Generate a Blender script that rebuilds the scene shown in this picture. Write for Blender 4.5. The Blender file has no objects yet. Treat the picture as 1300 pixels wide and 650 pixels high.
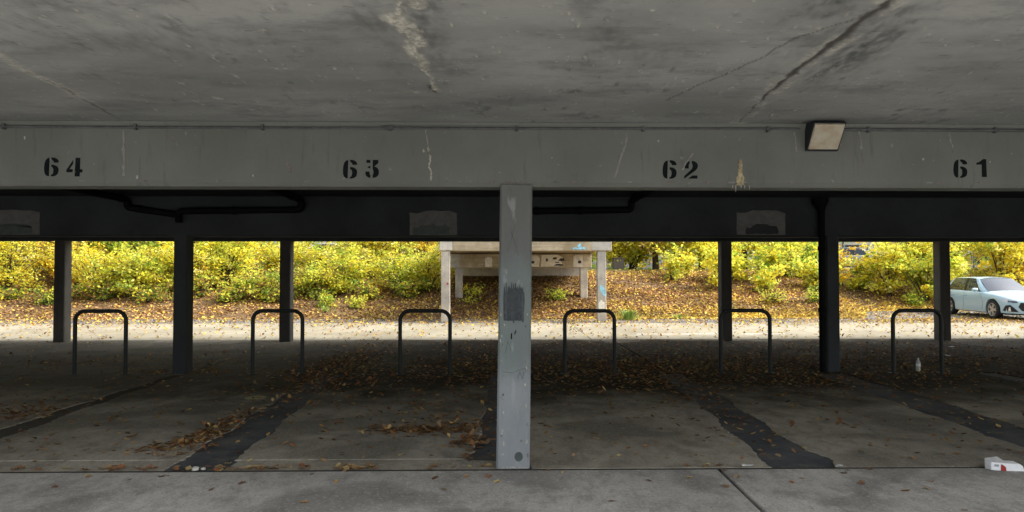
import bpy, bmesh, math, random
import numpy as np
from mathutils import Vector, Matrix
from mathutils.bvhtree import BVHTree

S = bpy.context.scene
COL = S.collection
R = math.radians
# ------------------------------------------------------------------ camera
cd = bpy.data.cameras.new('camera'); cam = bpy.data.objects.new('camera', cd); COL.objects.link(cam)
cd.sensor_width = 36.0; cd.lens = 24.01; cd.clip_start = 0.05; cd.clip_end = 2000
cam.location = (0, 0, 1.634)
cam.rotation_euler = (R(90 + 1.255), 0, R(-1.057))
S.camera = cam
# ------------------------------------------------------------------ world, sun, exposure
SUN_EL, SUN_AZ = 46.0, 95.0            # azimuth clockwise from +Y: thin cloud, light from beyond right
w = bpy.data.worlds.new('World'); S.world = w; w.use_nodes = True
nt = w.node_tree; nt.nodes.clear()
sky = nt.nodes.new('ShaderNodeTexSky'); sky.sky_type = 'NISHITA'; sky.sun_disc = False
sky.sun_elevation = R(SUN_EL); sky.sun_rotation = R(SUN_AZ); sky.dust_density = 4.0; sky.air_density = 1.0
hs = nt.nodes.new('ShaderNodeHueSaturation'); hs.inputs['Saturation'].default_value = 0.35
bg = nt.nodes.new('ShaderNodeBackground'); bg.inputs['Strength'].default_value = 0.15
wo = nt.nodes.new('ShaderNodeOutputWorld')
nt.links.new(sky.outputs[0], hs.inputs['Color']); nt.links.new(hs.outputs[0], bg.inputs[0]); nt.links.new(bg.outputs[0], wo.inputs[0])
sl = bpy.data.lights.new('sun', 'SUN'); sl.energy = 1.5; sl.angle = R(12); sl.color = (1.0, 0.93, 0.82)
so = bpy.data.objects.new('sun', sl); COL.objects.link(so); so.location = (30, 20, 30)
sd = Vector((math.sin(R(SUN_AZ))*math.cos(R(SUN_EL)), math.cos(R(SUN_AZ))*math.cos(R(SUN_EL)), math.sin(R(SUN_EL))))
so.rotation_euler = sd.to_track_quat('Z', 'Y').to_euler()
S.view_settings.view_transform = 'Standard'; S.view_settings.look = 'None'
S.view_settings.exposure = 1.6; S.view_settings.gamma = 1.0; S.view_settings.use_curve_mapping = False

rng = np.random.default_rng(7); random.seed(7)

# ------------------------------------------------------------------ helpers
def tag(o, label=None, cat=None, group=None, kind=None):
    if label: o['label'] = label
    if cat: o['category'] = cat
    if group: o['group'] = group
    if kind: o['kind'] = kind
    return o
def empty(name, loc=(0, 0, 0), rz=0.0):
    o = bpy.data.objects.new(name, None); COL.objects.link(o); o.location = loc; o.rotation_euler = (0, 0, rz)
    o.empty_display_size = 0.2
    return o
def link(name, me, mat, parent=None):
    o = bpy.data.objects.new(name, me); COL.objects.link(o)
    if mat is not None:
        me.materials.clear(); me.materials.append(mat)
    if parent is not None: o.parent = parent
    return o
def smooth(me, ang=None):
    me.polygons.foreach_set('use_smooth', [True]*len(me.polygons))
    if ang is not None: me.set_sharp_from_angle(angle=R(ang))
class MB:
    def __init__(s): s.v = []; s.f = []
    def add(s, vs, fs):
        b = len(s.v); s.v += [tuple(p) for p in vs]; s.f += [tuple(i+b for i in f) for f in fs]; return s
    def box(s, x0, x1, y0, y1, z0, z1):
        return s.add([(x0,y0,z0),(x1,y0,z0),(x1,y1,z0),(x0,y1,z0),(x0,y0,z1),(x1,y0,z1),(x1,y1,z1),(x0,y1,z1)],
                     [(0,3,2,1),(4,5,6,7),(0,1,5,4),(1,2,6,5),(2,3,7,6),(3,0,4,7)])
    def tube(s, pts, rad, n=10, caps=True):
        pts = [Vector(p) for p in pts]
        rads = rad if isinstance(rad, (list, tuple)) else [rad]*len(pts)
        rings = []; up = None
        for i, p in enumerate(pts):
            d = (pts[min(i+1, len(pts)-1)] - pts[max(i-1, 0)]).normalized()
            if up is None:
                up = d.orthogonal().normalized()
            else:
                up = (up - d*up.dot(d)).normalized()
            sd_ = d.cross(up)
            rings.append([p + (up*math.cos(2*math.pi*k/n) + sd_*math.sin(2*math.pi*k/n))*rads[i] for k in range(n)])
        b = len(s.v)
        for r in rings: s.v += [tuple(p) for p in r]
        for i in range(len(rings)-1):
            for k in range(n):
                a = b+i*n+k; c = b+i*n+(k+1) % n
                s.f.append((a, c, c+n, a+n))
        if caps:
            s.f.append(tuple(b+k for k in range(n-1, -1, -1))); s.f.append(tuple(b+(len(rings)-1)*n+k for k in range(n)))
        return s
    def lathe(s, prof, n=16, axis='z', center=(0,0,0), closed=False):
        b = len(s.v); m = len(prof)
        for (r, h) in prof:
            for k in range(n):
                a = 2*math.pi*k/n; c, q = r*math.cos(a), r*math.sin(a)
                p = (c, q, h) if axis == 'z' else ((c, h, q) if axis == 'y' else (h, c, q))
                s.v.append((p[0]+center[0], p[1]+center[1], p[2]+center[2]))
        rng_ = range(m) if closed else range(m-1)
        for i in rng_:
            for k in range(n):
                a = b+i*n+k; c = b+i*n+(k+1) % n; j = b+((i+1) % m)*n
                s.f.append((a, c, j+(k+1) % n, j+k))
        return s
    def build(s, name, mat, parent=None, sm=None, bevel=0.0, seg=2, fix=True):
        me = bpy.data.meshes.new(name); me.from_pydata(s.v, [], s.f); me.update()
        if bevel > 0 or fix:
            bm = bmesh.new(); bm.from_mesh(me)
            if fix: bmesh.ops.recalc_face_normals(bm, faces=bm.faces)
            if bevel > 0:
                ed = [e for e in bm.edges if len(e.link_faces) == 2 and e.calc_face_angle(0) > 0.5]
                bmesh.ops.bevel(bm, geom=ed, offset=bevel, segments=seg, affect='EDGES', profile=0.5)
            bm.to_mesh(me); bm.free()
        if sm is not None: smooth(me, sm)
        return link(name, me, mat, parent)
def copy_tree(o, parent=None):
    c = o.copy(); COL.objects.link(c); c.parent = parent
    for ch in list(o.children): copy_tree(ch, c)
    return c

# value noise for numpy
_L = np.random.default_rng(3).random((256, 256))
def vn(x, y):
    xi = np.floor(x).astype(int); yi = np.floor(y).astype(int); fx = x-xi; fy = y-yi
    fx = fx*fx*(3-2*fx); fy = fy*fy*(3-2*fy)
    a = _L[xi % 256, yi % 256]; b = _L[(xi+1) % 256, yi % 256]; c = _L[xi % 256, (yi+1) % 256]; d = _L[(xi+1) % 256, (yi+1) % 256]
    return (a*(1-fx)+b*fx)*(1-fy) + (c*(1-fx)+d*fx)*fy
def fbm(x, y, o=5):
    t = 0; a = 0.5; n = 0
    for i in range(o):
        t = t + a*vn(x*2**i+17.3*i, y*2**i+5.1*i); n += a; a *= 0.55
    return t/n
def sstep(a, b, x):
    t = np.clip((x-a)/(b-a), 0, 1); return t*t*(3-2*t)

# ------------------------------------------------------------------ materials
class NG:
    def __init__(s, name):
        s.m = bpy.data.materials.new(name); s.m.use_nodes = True; s.t = s.m.node_tree; s.t.nodes.clear()
        s.out = s.t.nodes.new('ShaderNodeOutputMaterial')
        s.pos = s.n('ShaderNodeNewGeometry').outputs['Position']
    def n(s, ty, **kw):
        d = s.t.nodes.new(ty)
        for k, v in kw.items(): setattr(d, k, v)
        return d
    def l(s, a, b): s.t.links.new(a, b)
    def put(s, sock, v):
        if hasattr(v, 'is_output') or isinstance(v, bpy.types.NodeSocket): s.l(v, sock)
        else: sock.default_value = v if not (isinstance(v, tuple) and len(v) == 3 and sock.type == 'RGBA') else (*v, 1)
    def noise(s, scale, detail=6, rough=0.6, vec=None, stretch=None, dist=0.0):
        v = vec if vec is not None else s.pos
        if stretch:
            mp = s.n('ShaderNodeMapping'); mp.inputs['Scale'].default_value = stretch; s.l(v, mp.inputs['Vector']); v = mp.outputs[0]
        t = s.n('ShaderNodeTexNoise'); t.inputs['Scale'].default_value = scale; t.inputs['Detail'].default_value = detail
        t.inputs['Roughness'].default_value = rough; t.inputs['Distortion'].default_value = dist; s.l(v, t.inputs['Vector'])
        return t.outputs['Fac']
    def vor(s, scale, feature='F1', stretch=None):
        v = s.pos
        if stretch:
            mp = s.n('ShaderNodeMapping'); mp.inputs['Scale'].default_value = stretch; s.l(v, mp.inputs['Vector']); v = mp.outputs[0]
        t = s.n('ShaderNodeTexVoronoi'); t.inputs['Scale'].default_value = scale; t.feature = feature; s.l(v, t.inputs['Vector'])
        return t
    def ramp(s, fac, a, b, c0=0.0, c1=1.0):
        r = s.n('ShaderNodeMapRange'); r.interpolation_type = 'SMOOTHSTEP'
        r.inputs['From Min'].default_value = a; r.inputs['From Max'].default_value = b
        r.inputs['To Min'].default_value = c0; r.inputs['To Max'].default_value = c1
        s.l(fac, r.inputs['Value']); return r.outputs[0]
    def math(s, op, a, b=0.0):
        m = s.n('ShaderNodeMath', operation=op); s.put(m.inputs[0], a); s.put(m.inputs[1], b); return m.outputs[0]
    def mix(s, f, a, b, mode='MIX'):
        m = s.n('ShaderNodeMix', data_type='RGBA', blend_type=mode); s.put(m.inputs[0], f); s.put(m.inputs[6], a); s.put(m.inputs[7], b)
        return m.outputs[2]
    def attr(s, name, col=False):
        a = s.n('ShaderNodeAttribute', attribute_name=name); return a.outputs['Color'] if col else a.outputs['Fac']
    def bump(s, h, st=0.3, dist=0.02):
        b = s.n('ShaderNodeBump'); b.inputs['Strength'].default_value = st; b.inputs['Distance'].default_value = dist
        s.l(h, b.inputs['Height']); return b.outputs[0]
    def bsdf(s, col, rough=0.85, metal=0.0, normal=None, spec=0.3, **kw):
        p = s.n('ShaderNodeBsdfPrincipled'); s.put(p.inputs['Base Color'], col); s.put(p.inputs['Roughness'], rough)
        p.inputs['Metallic'].default_value = metal; p.inputs['Specular IOR Level'].default_value = spec
        if normal is not None: s.l(normal, p.inputs['Normal'])
        for k, v in kw.items(): s.put(p.inputs[k], v)
        return p.outputs[0]
    def fin(s, sh): s.l(sh, s.out.inputs['Surface']); return s.m

def concrete(name, col, var=0.3, tint=(1, 0.96, 0.9), rough=0.85, bump=0.25, stain=0.35, streak=False, spec=0.08):
    g = NG(name)
    c2 = tuple(c*(1-var) for c in col); c3 = tuple(min(1, c*(1+var*0.7))*t for c, t in zip(col, tint))
    big = g.noise(0.9, 7, 0.62); mid = g.noise(6, 6, 0.7); fine = g.noise(70, 4, 0.7)
    c = g.mix(g.ramp(big, 0.3, 0.7), c2, c3)
    c = g.mix(g.ramp(mid, 0.5, 0.75, 0, stain), c, tuple(k*0.45 for k in col))
    c = g.mix(g.ramp(fine, 0.56, 0.72, 0, 0.3), c, tuple(min(1, k*1.5) for k in col))
    if streak:
        st = g.noise(5, 5, 0.7, stretch=(3.0, 3.0, 0.25)); c = g.mix(g.ramp(st, 0.5, 0.72, 0, 0.45), c, tuple(k*0.5 for k in col))
    n = g.bump(g.math('ADD', g.math('MULTIPLY', mid, 0.5), g.math('MULTIPLY', fine, 0.5)), bump, 0.012)
    return g.fin(g.bsdf(c, rough, normal=n, spec=spec))
def plain(name, col, rough=0.6, metal=0.0, var=0.15, spec=0.4, scale=12):
    g = NG(name); nz = g.noise(scale, 5, 0.65)
    c = g.mix(g.ramp(nz, 0.3, 0.7), tuple(k*(1-var) for k in col), tuple(min(1, k*(1+var)) for k in col))
    return g.fin(g.bsdf(c, g.ramp(nz, 0.2, 0.8, max(0, rough-0.08), min(1, rough+0.08)), metal, spec=spec))

M = {}
# painted ceiling over the aisle: streaky grime, white flecks, lime along the cracks (attributes hold the stain shapes)
g = NG('ceiling_paint')
st = g.attr('stain'); li = g.attr('lime'); ck = g.attr('crack')
big = g.noise(0.8, 8, 0.6, stretch=(0.7, 1.3, 1)); mid = g.noise(5, 7, 0.7, stretch=(0.5, 1.4, 1)); fine = g.noise(60, 4, 0.7, stretch=(0.5, 1.2, 1))
c = g.mix(g.ramp(big, 0.32, 0.68), (0.215, 0.226, 0.224), (0.33, 0.342, 0.338))
c = g.mix(g.ramp(mid, 0.52, 0.74, 0, 0.4), c, (0.22, 0.22, 0.22))
c = g.mix(g.ramp(fine, 0.6, 0.75, 0, 0.35), c, (0.6, 0.59, 0.55))
fl = g.noise(13, 6, 0.65, stretch=(0.9, 1.3, 1)); c = g.mix(g.ramp(fl, 0.66, 0.70, 0, 0.5), c, (0.60, 0.59, 0.56)); dk = g.noise(16, 4, 0.6, stretch=(0.5, 1.5, 1)); c = g.mix(g.ramp(dk, 0.64, 0.70, 0, 0.55), c, (0.13, 0.13, 0.13))
mot = g.noise(2.2, 9, 0.75, stretch=(0.6, 1.3, 1)); c = g.mix(g.ramp(mot, 0.48, 0.68, 0, 0.65), c, (0.15, 0.155, 0.158))
c = g.mix(st, c, (0.075, 0.08, 0.085))
c = g.mix(li, c, g.mix(g.ramp(g.noise(25, 5, 0.7), 0.35, 0.65), (0.30, 0.295, 0.255), (0.64, 0.63, 0.57)))
c = g.mix(ck, c, (0.05, 0.045, 0.04))
n = g.bump(g.math('ADD', g.math('MULTIPLY', mid, 0.5), g.math('MULTIPLY', fine, 0.5)), 0.3, 0.012)
M['ceiling'] = g.fin(g.bsdf(c, 0.8, normal=n, spec=0.2))
# beam paint
g = NG('beam_paint')
big = g.noise(1.2, 7, 0.6); mid = g.noise(9, 6, 0.7); drip = g.noise(6, 5, 0.65, stretch=(2.2, 1, 0.3)); fine = g.noise(80, 3, 0.7)
c = g.mix(g.ramp(big, 0.3, 0.7), (0.133, 0.141, 0.131), (0.165, 0.173, 0.161))
c = g.mix(g.ramp(drip, 0.55, 0.75, 0, 0.65), c, (0.095, 0.10, 0.094))
c = g.mix(g.ramp(mid, 0.66, 0.74, 0, 0.6), c, (0.10, 0.095, 0.09))
c = g.mix(g.ramp(g.noise(14, 3, 0.5), 0.7, 0.75, 0, 0.3), c, (0.36, 0.36, 0.33))
M['beam'] = g.fin(g.bsdf(c, 0.7, normal=g.bump(g.math('ADD', mid, fine), 0.18, 0.01), spec=0.25))
# dark painted inner bay
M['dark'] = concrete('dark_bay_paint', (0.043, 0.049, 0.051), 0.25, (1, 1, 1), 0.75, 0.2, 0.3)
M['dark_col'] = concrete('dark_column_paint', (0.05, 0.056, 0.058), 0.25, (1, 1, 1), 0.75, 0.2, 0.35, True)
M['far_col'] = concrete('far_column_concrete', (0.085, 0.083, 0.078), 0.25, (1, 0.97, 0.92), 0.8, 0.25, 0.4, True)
# near column: teal overpaint band; sky light painted in as paler foot, darker top
g = NG('near_column_paint')
sep = g.n('ShaderNodeSeparateXYZ'); g.l(g.pos, sep.inputs[0]); z = sep.outputs['Z']
wob = g.math('MULTIPLY', g.math('SUBTRACT', g.noise(4, 6, 0.7), 0.5), 0.5); zz = g.math('ADD', z, wob)
nz = g.noise(5, 7, 0.7, stretch=(1.6, 1.6, 0.4)); fine = g.noise(70, 4, 0.7)
c = g.mix(g.ramp(zz, 0.6, 1.0), (0.25, 0.268, 0.278), (0.155, 0.185, 0.178))
c = g.mix(g.ramp(zz, 1.5, 1.85), c, (0.125, 0.13, 0.125))
c = g.mix(g.ramp(nz, 0.45, 0.75, 0, 0.5), c, (0.15, 0.165, 0.175))
c = g.mix(g.ramp(g.noise(11, 5, 0.6, stretch=(1, 1, 0.3)), 0.6, 0.7, 0, 0.45), c, (0.34, 0.355, 0.36))
c = g.mix(g.ramp(g.noise(16, 4, 0.6), 0.66, 0.72, 0, 0.7), c, (0.13, 0.13, 0.13))
M['near_col'] = g.fin(g.bsdf(c, 0.65, normal=g.bump(g.math('ADD', nz, fine), 0.25, 0.01), spec=0.3))
M['stencil'] = plain('stencil_black', (0.007, 0.010, 0.011), 0.85, var=0.3, spec=0.1)
M['grey_paint'] = plain('overpaint_grey', (0.034, 0.042, 0.047), 0.6, var=0.35, scale=18)
M['over_light'] = plain('overpaint_light', (0.125, 0.124, 0.119), 0.7, var=0.2)
M['over_green'] = plain('overpaint_green', (0.07, 0.088, 0.08), 0.7, var=0.2)
M['lime'] = plain('lime_scale', (0.36, 0.35, 0.31), 0.9, var=0.3, scale=40)
M['lime_y'] = plain('lime_scale_yellow', (0.40, 0.345, 0.22), 0.9, var=0.4, scale=40)
M['rust'] = plain('rust_mark', (0.16, 0.14, 0.13), 0.9, var=0.4, scale=60)
# floor slabs
def slab_mat(name, base, mould_shade=False):
    g = NG(name)
    big = g.noise(0.55, 8, 0.6); mid = g.noise(3.0, 9, 0.72, stretch=(1.15, 0.75, 1)); fine = g.noise(32, 6, 0.8); wet = g.noise(0.75, 5, 0.5, stretch=(0.8, 1.1, 1), dist=0.6)
    c = g.mix(g.ramp(big, 0.3, 0.7), tuple(k*0.78 for k in base), tuple(k*1.15 for k in base))
    c = g.mix(g.ramp(mid, 0.42, 0.7, 0, 0.7), c, tuple(k*0.42 for k in base))
    c = g.mix(g.ramp(g.noise(9, 7, 0.75, stretch=(1.3, 0.6, 1)), 0.48, 0.68, 0, 0.55), c, tuple(k*0.5 for k in base))
    c = g.mix(g.ramp(wet, 0.50, 0.60, 0, 0.62), c, tuple(k*0.36 for k in base))
    c = g.mix(g.ramp(fine, 0.52, 0.68, 0, 0.55), c, tuple(min(1, k*1.6) for k in base))
    c = g.mix(g.ramp(g.noise(60, 3, 0.6), 0.56, 0.66, 0, 0.6), c, tuple(k*0.4 for k in base))
    if mould_shade:       # leaf mould plus painted-in shade of the deep bays, weaker on the left
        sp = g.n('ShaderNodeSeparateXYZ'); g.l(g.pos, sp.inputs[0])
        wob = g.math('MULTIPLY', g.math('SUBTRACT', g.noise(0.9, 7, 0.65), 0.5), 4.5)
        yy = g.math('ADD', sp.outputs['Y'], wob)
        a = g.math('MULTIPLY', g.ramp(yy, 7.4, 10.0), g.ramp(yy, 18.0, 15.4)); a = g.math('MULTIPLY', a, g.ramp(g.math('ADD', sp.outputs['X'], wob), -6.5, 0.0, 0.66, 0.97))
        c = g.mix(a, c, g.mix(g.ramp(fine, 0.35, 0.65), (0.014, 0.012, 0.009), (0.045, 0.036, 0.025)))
    n = g.bump(g.math('ADD', mid, fine), 0.35, 0.012)
    return g.fin(g.bsdf(c, g.ramp(wet, 0.5, 0.68, 0.92, 0.75), normal=n, spec=0.06))
M['slab'] = slab_mat('floor_concrete', (0.49, 0.465, 0.415))
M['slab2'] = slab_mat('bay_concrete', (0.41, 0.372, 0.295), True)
g = NG('asphalt_fill')
v = g.vor(140); fine = g.noise(90, 4, 0.7); big = g.noise(1.5, 6, 0.6)
c = g.mix(g.ramp(big, 0.3, 0.7), (0.07, 0.074, 0.08), (0.125, 0.13, 0.138)); c = g.mix(g.ramp(fine, 0.58, 0.72, 0, 0.5), c, (0.14, 0.14, 0.14)); c = g.mix(g.ramp(g.noise(2.6, 8, 0.75), 0.45, 0.70, 0, 0.7), c, (0.22, 0.20, 0.165))
M['asphalt'] = g.fin(g.bsdf(c, 0.85, normal=g.bump(v.outputs['Distance'], 0.6, 0.008), spec=0.06))
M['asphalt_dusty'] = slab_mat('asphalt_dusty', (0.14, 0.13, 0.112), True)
M['joint'] = plain('joint_bed', (0.04, 0.036, 0.03), 0.95)
M['yard'] = slab_mat('yard_concrete', (0.48, 0.485, 0.485))
g = NG('road_concrete')
big = g.noise(0.5, 8, 0.65, stretch=(0.9, 0.8, 1)); mid = g.noise(2.0, 9, 0.75, stretch=(1.1, 0.75, 1)); fine = g.noise(9, 6, 0.8)
c = g.mix(g.ramp(big, 0.32, 0.66), (0.235, 0.208, 0.148), (0.335, 0.305, 0.23)); c = g.mix(g.ramp(mid, 0.52, 0.72, 0, 0.75), c, (0.16, 0.12, 0.065))
c = g.mix(g.ramp(fine, 0.55, 0.7, 0, 0.35), c, (0.42, 0.40, 0.33))
M['road'] = g.fin(g.bsdf(c, 0.85, normal=g.bump(g.math('ADD', mid, fine), 0.3, 0.015), spec=0.25))
g = NG('gutter_asphalt')
big = g.noise(1.3, 7, 0.65); fine = g.noise(35, 5, 0.75)
c = g.mix(g.ramp(big, 0.35, 0.65), (0.085, 0.09, 0.10), (0.20, 0.197, 0.19)); c = g.mix(g.ramp(fine, 0.5, 0.7, 0, 0.5), c, (0.30, 0.285, 0.25))
M['gutter'] = g.fin(g.bsdf(c, 0.9, normal=g.bump(fine, 0.6, 0.02)))
g = NG('bank_soil')
gr = g.attr('grass'); big = g.noise(0.8, 7, 0.65); fine = g.noise(14, 6, 0.75)
c = g.mix(g.ramp(fine, 0.35, 0.65), (0.07, 0.048, 0.032), (0.24, 0.155, 0.08)); c = g.mix(g.ramp(big, 0.5, 0.7, 0, 0.5), c, (0.30, 0.21, 0.05))
gc = g.mix(g.ramp(fine, 0.3, 0.7), (0.07, 0.11, 0.025), (0.16, 0.20, 0.045))
c = g.mix(gr, c, gc)
M['soil'] = g.fin(g.bsdf(c, 0.95, normal=g.bump(fine, 0.8, 0.05), spec=0.1))
M['white_line'] = plain('line_paint', (0.75, 0.74, 0.70), 0.7, var=0.25, scale=6)
M['ramp'] = concrete('ramp_concrete', (0.50, 0.475, 0.43), 0.4, (1, 0.95, 0.85), 0.85, 0.35, 0.75, True)
g = NG('ramp_beam_concrete')
brd = g.noise(2.0, 7, 0.7, stretch=(0.35, 1, 7)); blot = g.noise(1.6, 7, 0.65); fine = g.noise(24, 5, 0.75)
c = g.mix(g.ramp(blot, 0.32, 0.68), (0.28, 0.225, 0.14), (0.47, 0.40, 0.28)); c = g.mix(g.ramp(brd, 0.45, 0.7, 0, 0.6), c, (0.17, 0.135, 0.085)); c = g.mix(g.ramp(g.noise(5, 6, 0.7), 0.58, 0.68, 0, 0.6), c, (0.60, 0.57, 0.50))
M['ramp_beam'] = g.fin(g.bsdf(c, 0.9, normal=g.bump(g.math('ADD', brd, fine), 0.4, 0.02), spec=0.1))
M['graf_white'] = plain('graffiti_white', (0.72, 0.69, 0.60), 0.7, var=0.15)
M['graf_black'] = plain('graffiti_black', (0.03, 0.03, 0.03), 0.7)
M['graf_blue'] = plain('graffiti_blue', (0.28, 0.55, 0.68), 0.7, var=0.3, scale=8)
M['hoop'] = plain('hoop_green_black', (0.014, 0.019, 0.019), 0.5, 0.0, 0.3, 0.3, 30)
M['pipe'] = plain('drain_pipe_black', (0.005, 0.006, 0.007), 0.7, var=0.3, spec=0.08)
M['conduit'] = plain('conduit_grey', (0.075, 0.08, 0.085), 0.55, var=0.3)
M['lamp_body'] = plain('lamp_housing', (0.015, 0.017, 0.024), 0.5)
g = NG('lamp_diffuser'); nz = g.noise(9, 5, 0.6)
M['diffuser'] = g.fin(g.bsdf(g.mix(g.ramp(nz, 0.35, 0.7), (0.45, 0.42, 0.345), (0.36, 0.30, 0.21)), 0.45, spec=0.5))
M['carton'] = plain('white_carton', (0.80, 0.80, 0.80), 0.55, var=0.06)
M['carton_in'] = plain('carton_inside', (0.55, 0.55, 0.52), 0.7)
M['red'] = plain('red_print', (0.32, 0.03, 0.02), 0.55)
M['grey_print'] = plain('grey_print', (0.25, 0.27, 0.30), 0.6)
g = NG('bottle_plastic'); M['bottle'] = g.fin(g.bsdf((0.75, 0.77, 0.78), 0.25, spec=0.5, **{'Transmission Weight': 0.45}))
M['cap'] = plain('bottle_cap', (0.7, 0.7, 0.7), 0.5)
M['cover'] = plain('round_cover_olive', (0.34, 0.34, 0.17), 0.8, var=0.25)
M['stone'] = plain('pale_stone', (0.5, 0.48, 0.43), 0.9, var=0.2)
M['paper'] = plain('paper_scrap', (0.7, 0.7, 0.66), 0.8)
def leaf_mat(name, transl=0.45, rough=0.6):
    g = NG(name); c = g.attr('leafcol', True)
    nz = g.noise(30, 3, 0.6); c = g.mix(g.ramp(nz, 0.4, 0.75, 0, 0.25), c, g.mix(1.0, c, (0.6, 0.5, 0.4), 'MULTIPLY'))
    d = g.bsdf(c, rough, spec=0.12)
    if transl <= 0: return g.fin(d)
    tr = g.n('ShaderNodeBsdfTranslucent'); g.l(c, tr.inputs['Color'])
    mx = g.n('ShaderNodeMixShader'); mx.inputs[0].default_value = transl; g.l(d, mx.inputs[1]); g.l(tr.outputs[0], mx.inputs[2])
    return g.fin(mx.outputs[0])
M['leaf'] = leaf_mat('autumn_leaves', 0.5); M['litter'] = leaf_mat('fallen_leaves', 0.15, 0.8)
M['bark'] = concrete('bark', (0.075, 0.06, 0.048), 0.35, (1, 0.95, 0.9), 0.95, 0.6, 0.5)
M['bark_pale'] = concrete('pale_bark', (0.36, 0.345, 0.32), 0.3, (1, 1, 1), 0.9, 0.5, 0.5)
M['grass'] = plain('grass_blade', (0.24, 0.34, 0.06), 0.7, var=0.35, scale=5)
M['cab'] = concrete('cabinet_concrete', (0.20, 0.18, 0.16), 0.25)
M['house'] = concrete('pale_render', (0.62, 0.62, 0.62), 0.08, (1, 1, 1), 0.8, 0.1, 0.1)
M['frame_dark'] = plain('window_frame_dark', (0.10, 0.11, 0.12), 0.5)
M['fence_white'] = plain('fence_white', (0.6, 0.6, 0.58), 0.6)

# ------------------------------------------------------------------ terrain and ground
def toe(X): return 23.4 + 4.2*sstep(12.0, 15.2, X)
def hgt(X, Y):
    X = np.asarray(X, float); Y = np.asarray(Y, float)
    t = Y - toe(X); L = 7.0 - 2.0*sstep(12, 15, X)
    z = 1.72*np.clip(t/L, 0, 1)**1.12
    z = z - 0.10*np.exp(-((t-L)/0.9)**2)
    z = z + 0.10*(fbm(X*0.8+40, Y*0.8+11, 4)-0.5)*sstep(0.1, 0.9, t)
    return z
def axis_pts(spec):
    out = []
    for a, b, st_ in spec: out += list(np.arange(a, b, st_))
    return np.array(out + [spec[-1][1]])
xs = axis_pts([(-400, -60, 20), (-60, -24, 2), (-24, 30, 0.35), (30, 60, 2), (60, 400, 20)])
ys = axis_pts([(-300, 0, 30), (0, 22, 2), (22, 34, 0.3), (34, 60, 3), (60, 500, 40)])
XX, YY = np.meshgrid(xs, ys); ZZ = hgt(XX, YY) - 0.06*(YY < 22.5)
def grid_mesh(name, XX, YY, ZZ):
    ny, nx = XX.shape
    me = bpy.data.meshes.new(name)
    v = np.stack([XX.ravel(), YY.ravel(), ZZ.ravel()], 1)
    i = np.arange(ny*nx).reshape(ny, nx)
    q = np.stack([i[:-1, :-1].ravel(), i[:-1, 1:].ravel(), i[1:, 1:].ravel(), i[1:, :-1].ravel()], 1)
    fill(me, v, q); return me
def fill(me, v, q):
    k = q.shape[1]
    me.vertices.add(len(v)); me.vertices.foreach_set('co', v.astype(np.float32).ravel())
    me.loops.add(q.size); me.loops.foreach_set('vertex_index', q.astype(np.int32).ravel())
    me.polygons.add(len(q)); me.polygons.foreach_set('loop_start', np.arange(0, q.size, k, dtype=np.int32))
    me.update(calc_edges=True); me.validate()
def fattr(me, name, vals):
    a = me.attributes.new(name, 'FLOAT', 'POINT'); a.data.foreach_set('value', np.asarray(vals, np.float32).ravel())
def cattr(me, name, cols):
    a = me.attributes.new(name, 'FLOAT_COLOR', 'POINT'); c4 = np.ones((len(cols), 4), np.float32); c4[:, :3] = cols; a.data.foreach_set('color', c4.ravel())
me = grid_mesh('ground', XX, YY, ZZ)
gmask = sstep(30.0, 31.5, YY - 4*sstep(12, 15, XX)*0)*np.clip(0.55+0.9*(fbm(XX*0.5, YY*0.5)-0.4), 0, 1)
fattr(me, 'grass', gmask.ravel()); smooth(me)
tag(link('ground', me, M['soil']), kind='structure')

def sheet(name, x0, x1, y0, y1, z, mat, nx=1):
    m = MB()
    for i in range(nx):
        a = x0+(x1-x0)*i/nx; b = x0+(x1-x0)*(i+1)/nx
        m.add([(a, y0, z), (b, y0, z), (b, y1, z), (a, y1, z)], [(0, 1, 2, 3)])
    return tag(m.build(name, mat, fix=False), kind='structure')
# road of two concrete lanes with a joint between
road = sheet('road', -80, 80, 16.32, 21.45, -0.012, M['joint'])
for i in range(-10, 11):
    x0 = i*6.0 + 2.2; 
    for (a, b) in ((16.33, 19.3), (19.315, 21.43)):
        MB().box(x0+0.006, x0+5.994, a, b, -0.05, 0.0+random.uniform(-0.003, 0.003)).build('concrete_panel', M['road'], road, bevel=0.006, seg=1)
xsg = np.arange(-60, 60.1, 0.5)
m = MB(); n_ = len(xsg)
far_e = toe(xsg) + 0.22 + 0.25*(fbm(xsg*0.6, xsg*0+3)-0.5)
vs = [(x, 21.45, -0.006) for x in xsg] + [(x, e, 0.012) for x, e in zip(xsg, far_e)]
m.add(vs, [(i, i+1, n_+i+1, n_+i) for i in range(n_-1)])
tag(m.build('verge', M['gutter'], fix=False), kind='structure')
for (a, b) in ((3.55, 5.75), (6.3, 7.4)):
    tag(MB().box(a, b, 17.57, 17.66, 0.0, 0.006).build('road_line', M['white_line'], None), 'worn white painted line %s on the pale road' % ('left of' if a < 5 else 'right of the longer one,'), 'road line', 'painted road lines')
bpy.data.objects['road_line']['label'] = 'longer worn white painted line along the pale road'
bpy.data.objects['road_line.001']['label'] = 'shorter worn white painted dash right of the longer line on the road'
sheet('yard_paving', -60, 60, -60, -3.6, -0.02, M['yard'])

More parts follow.
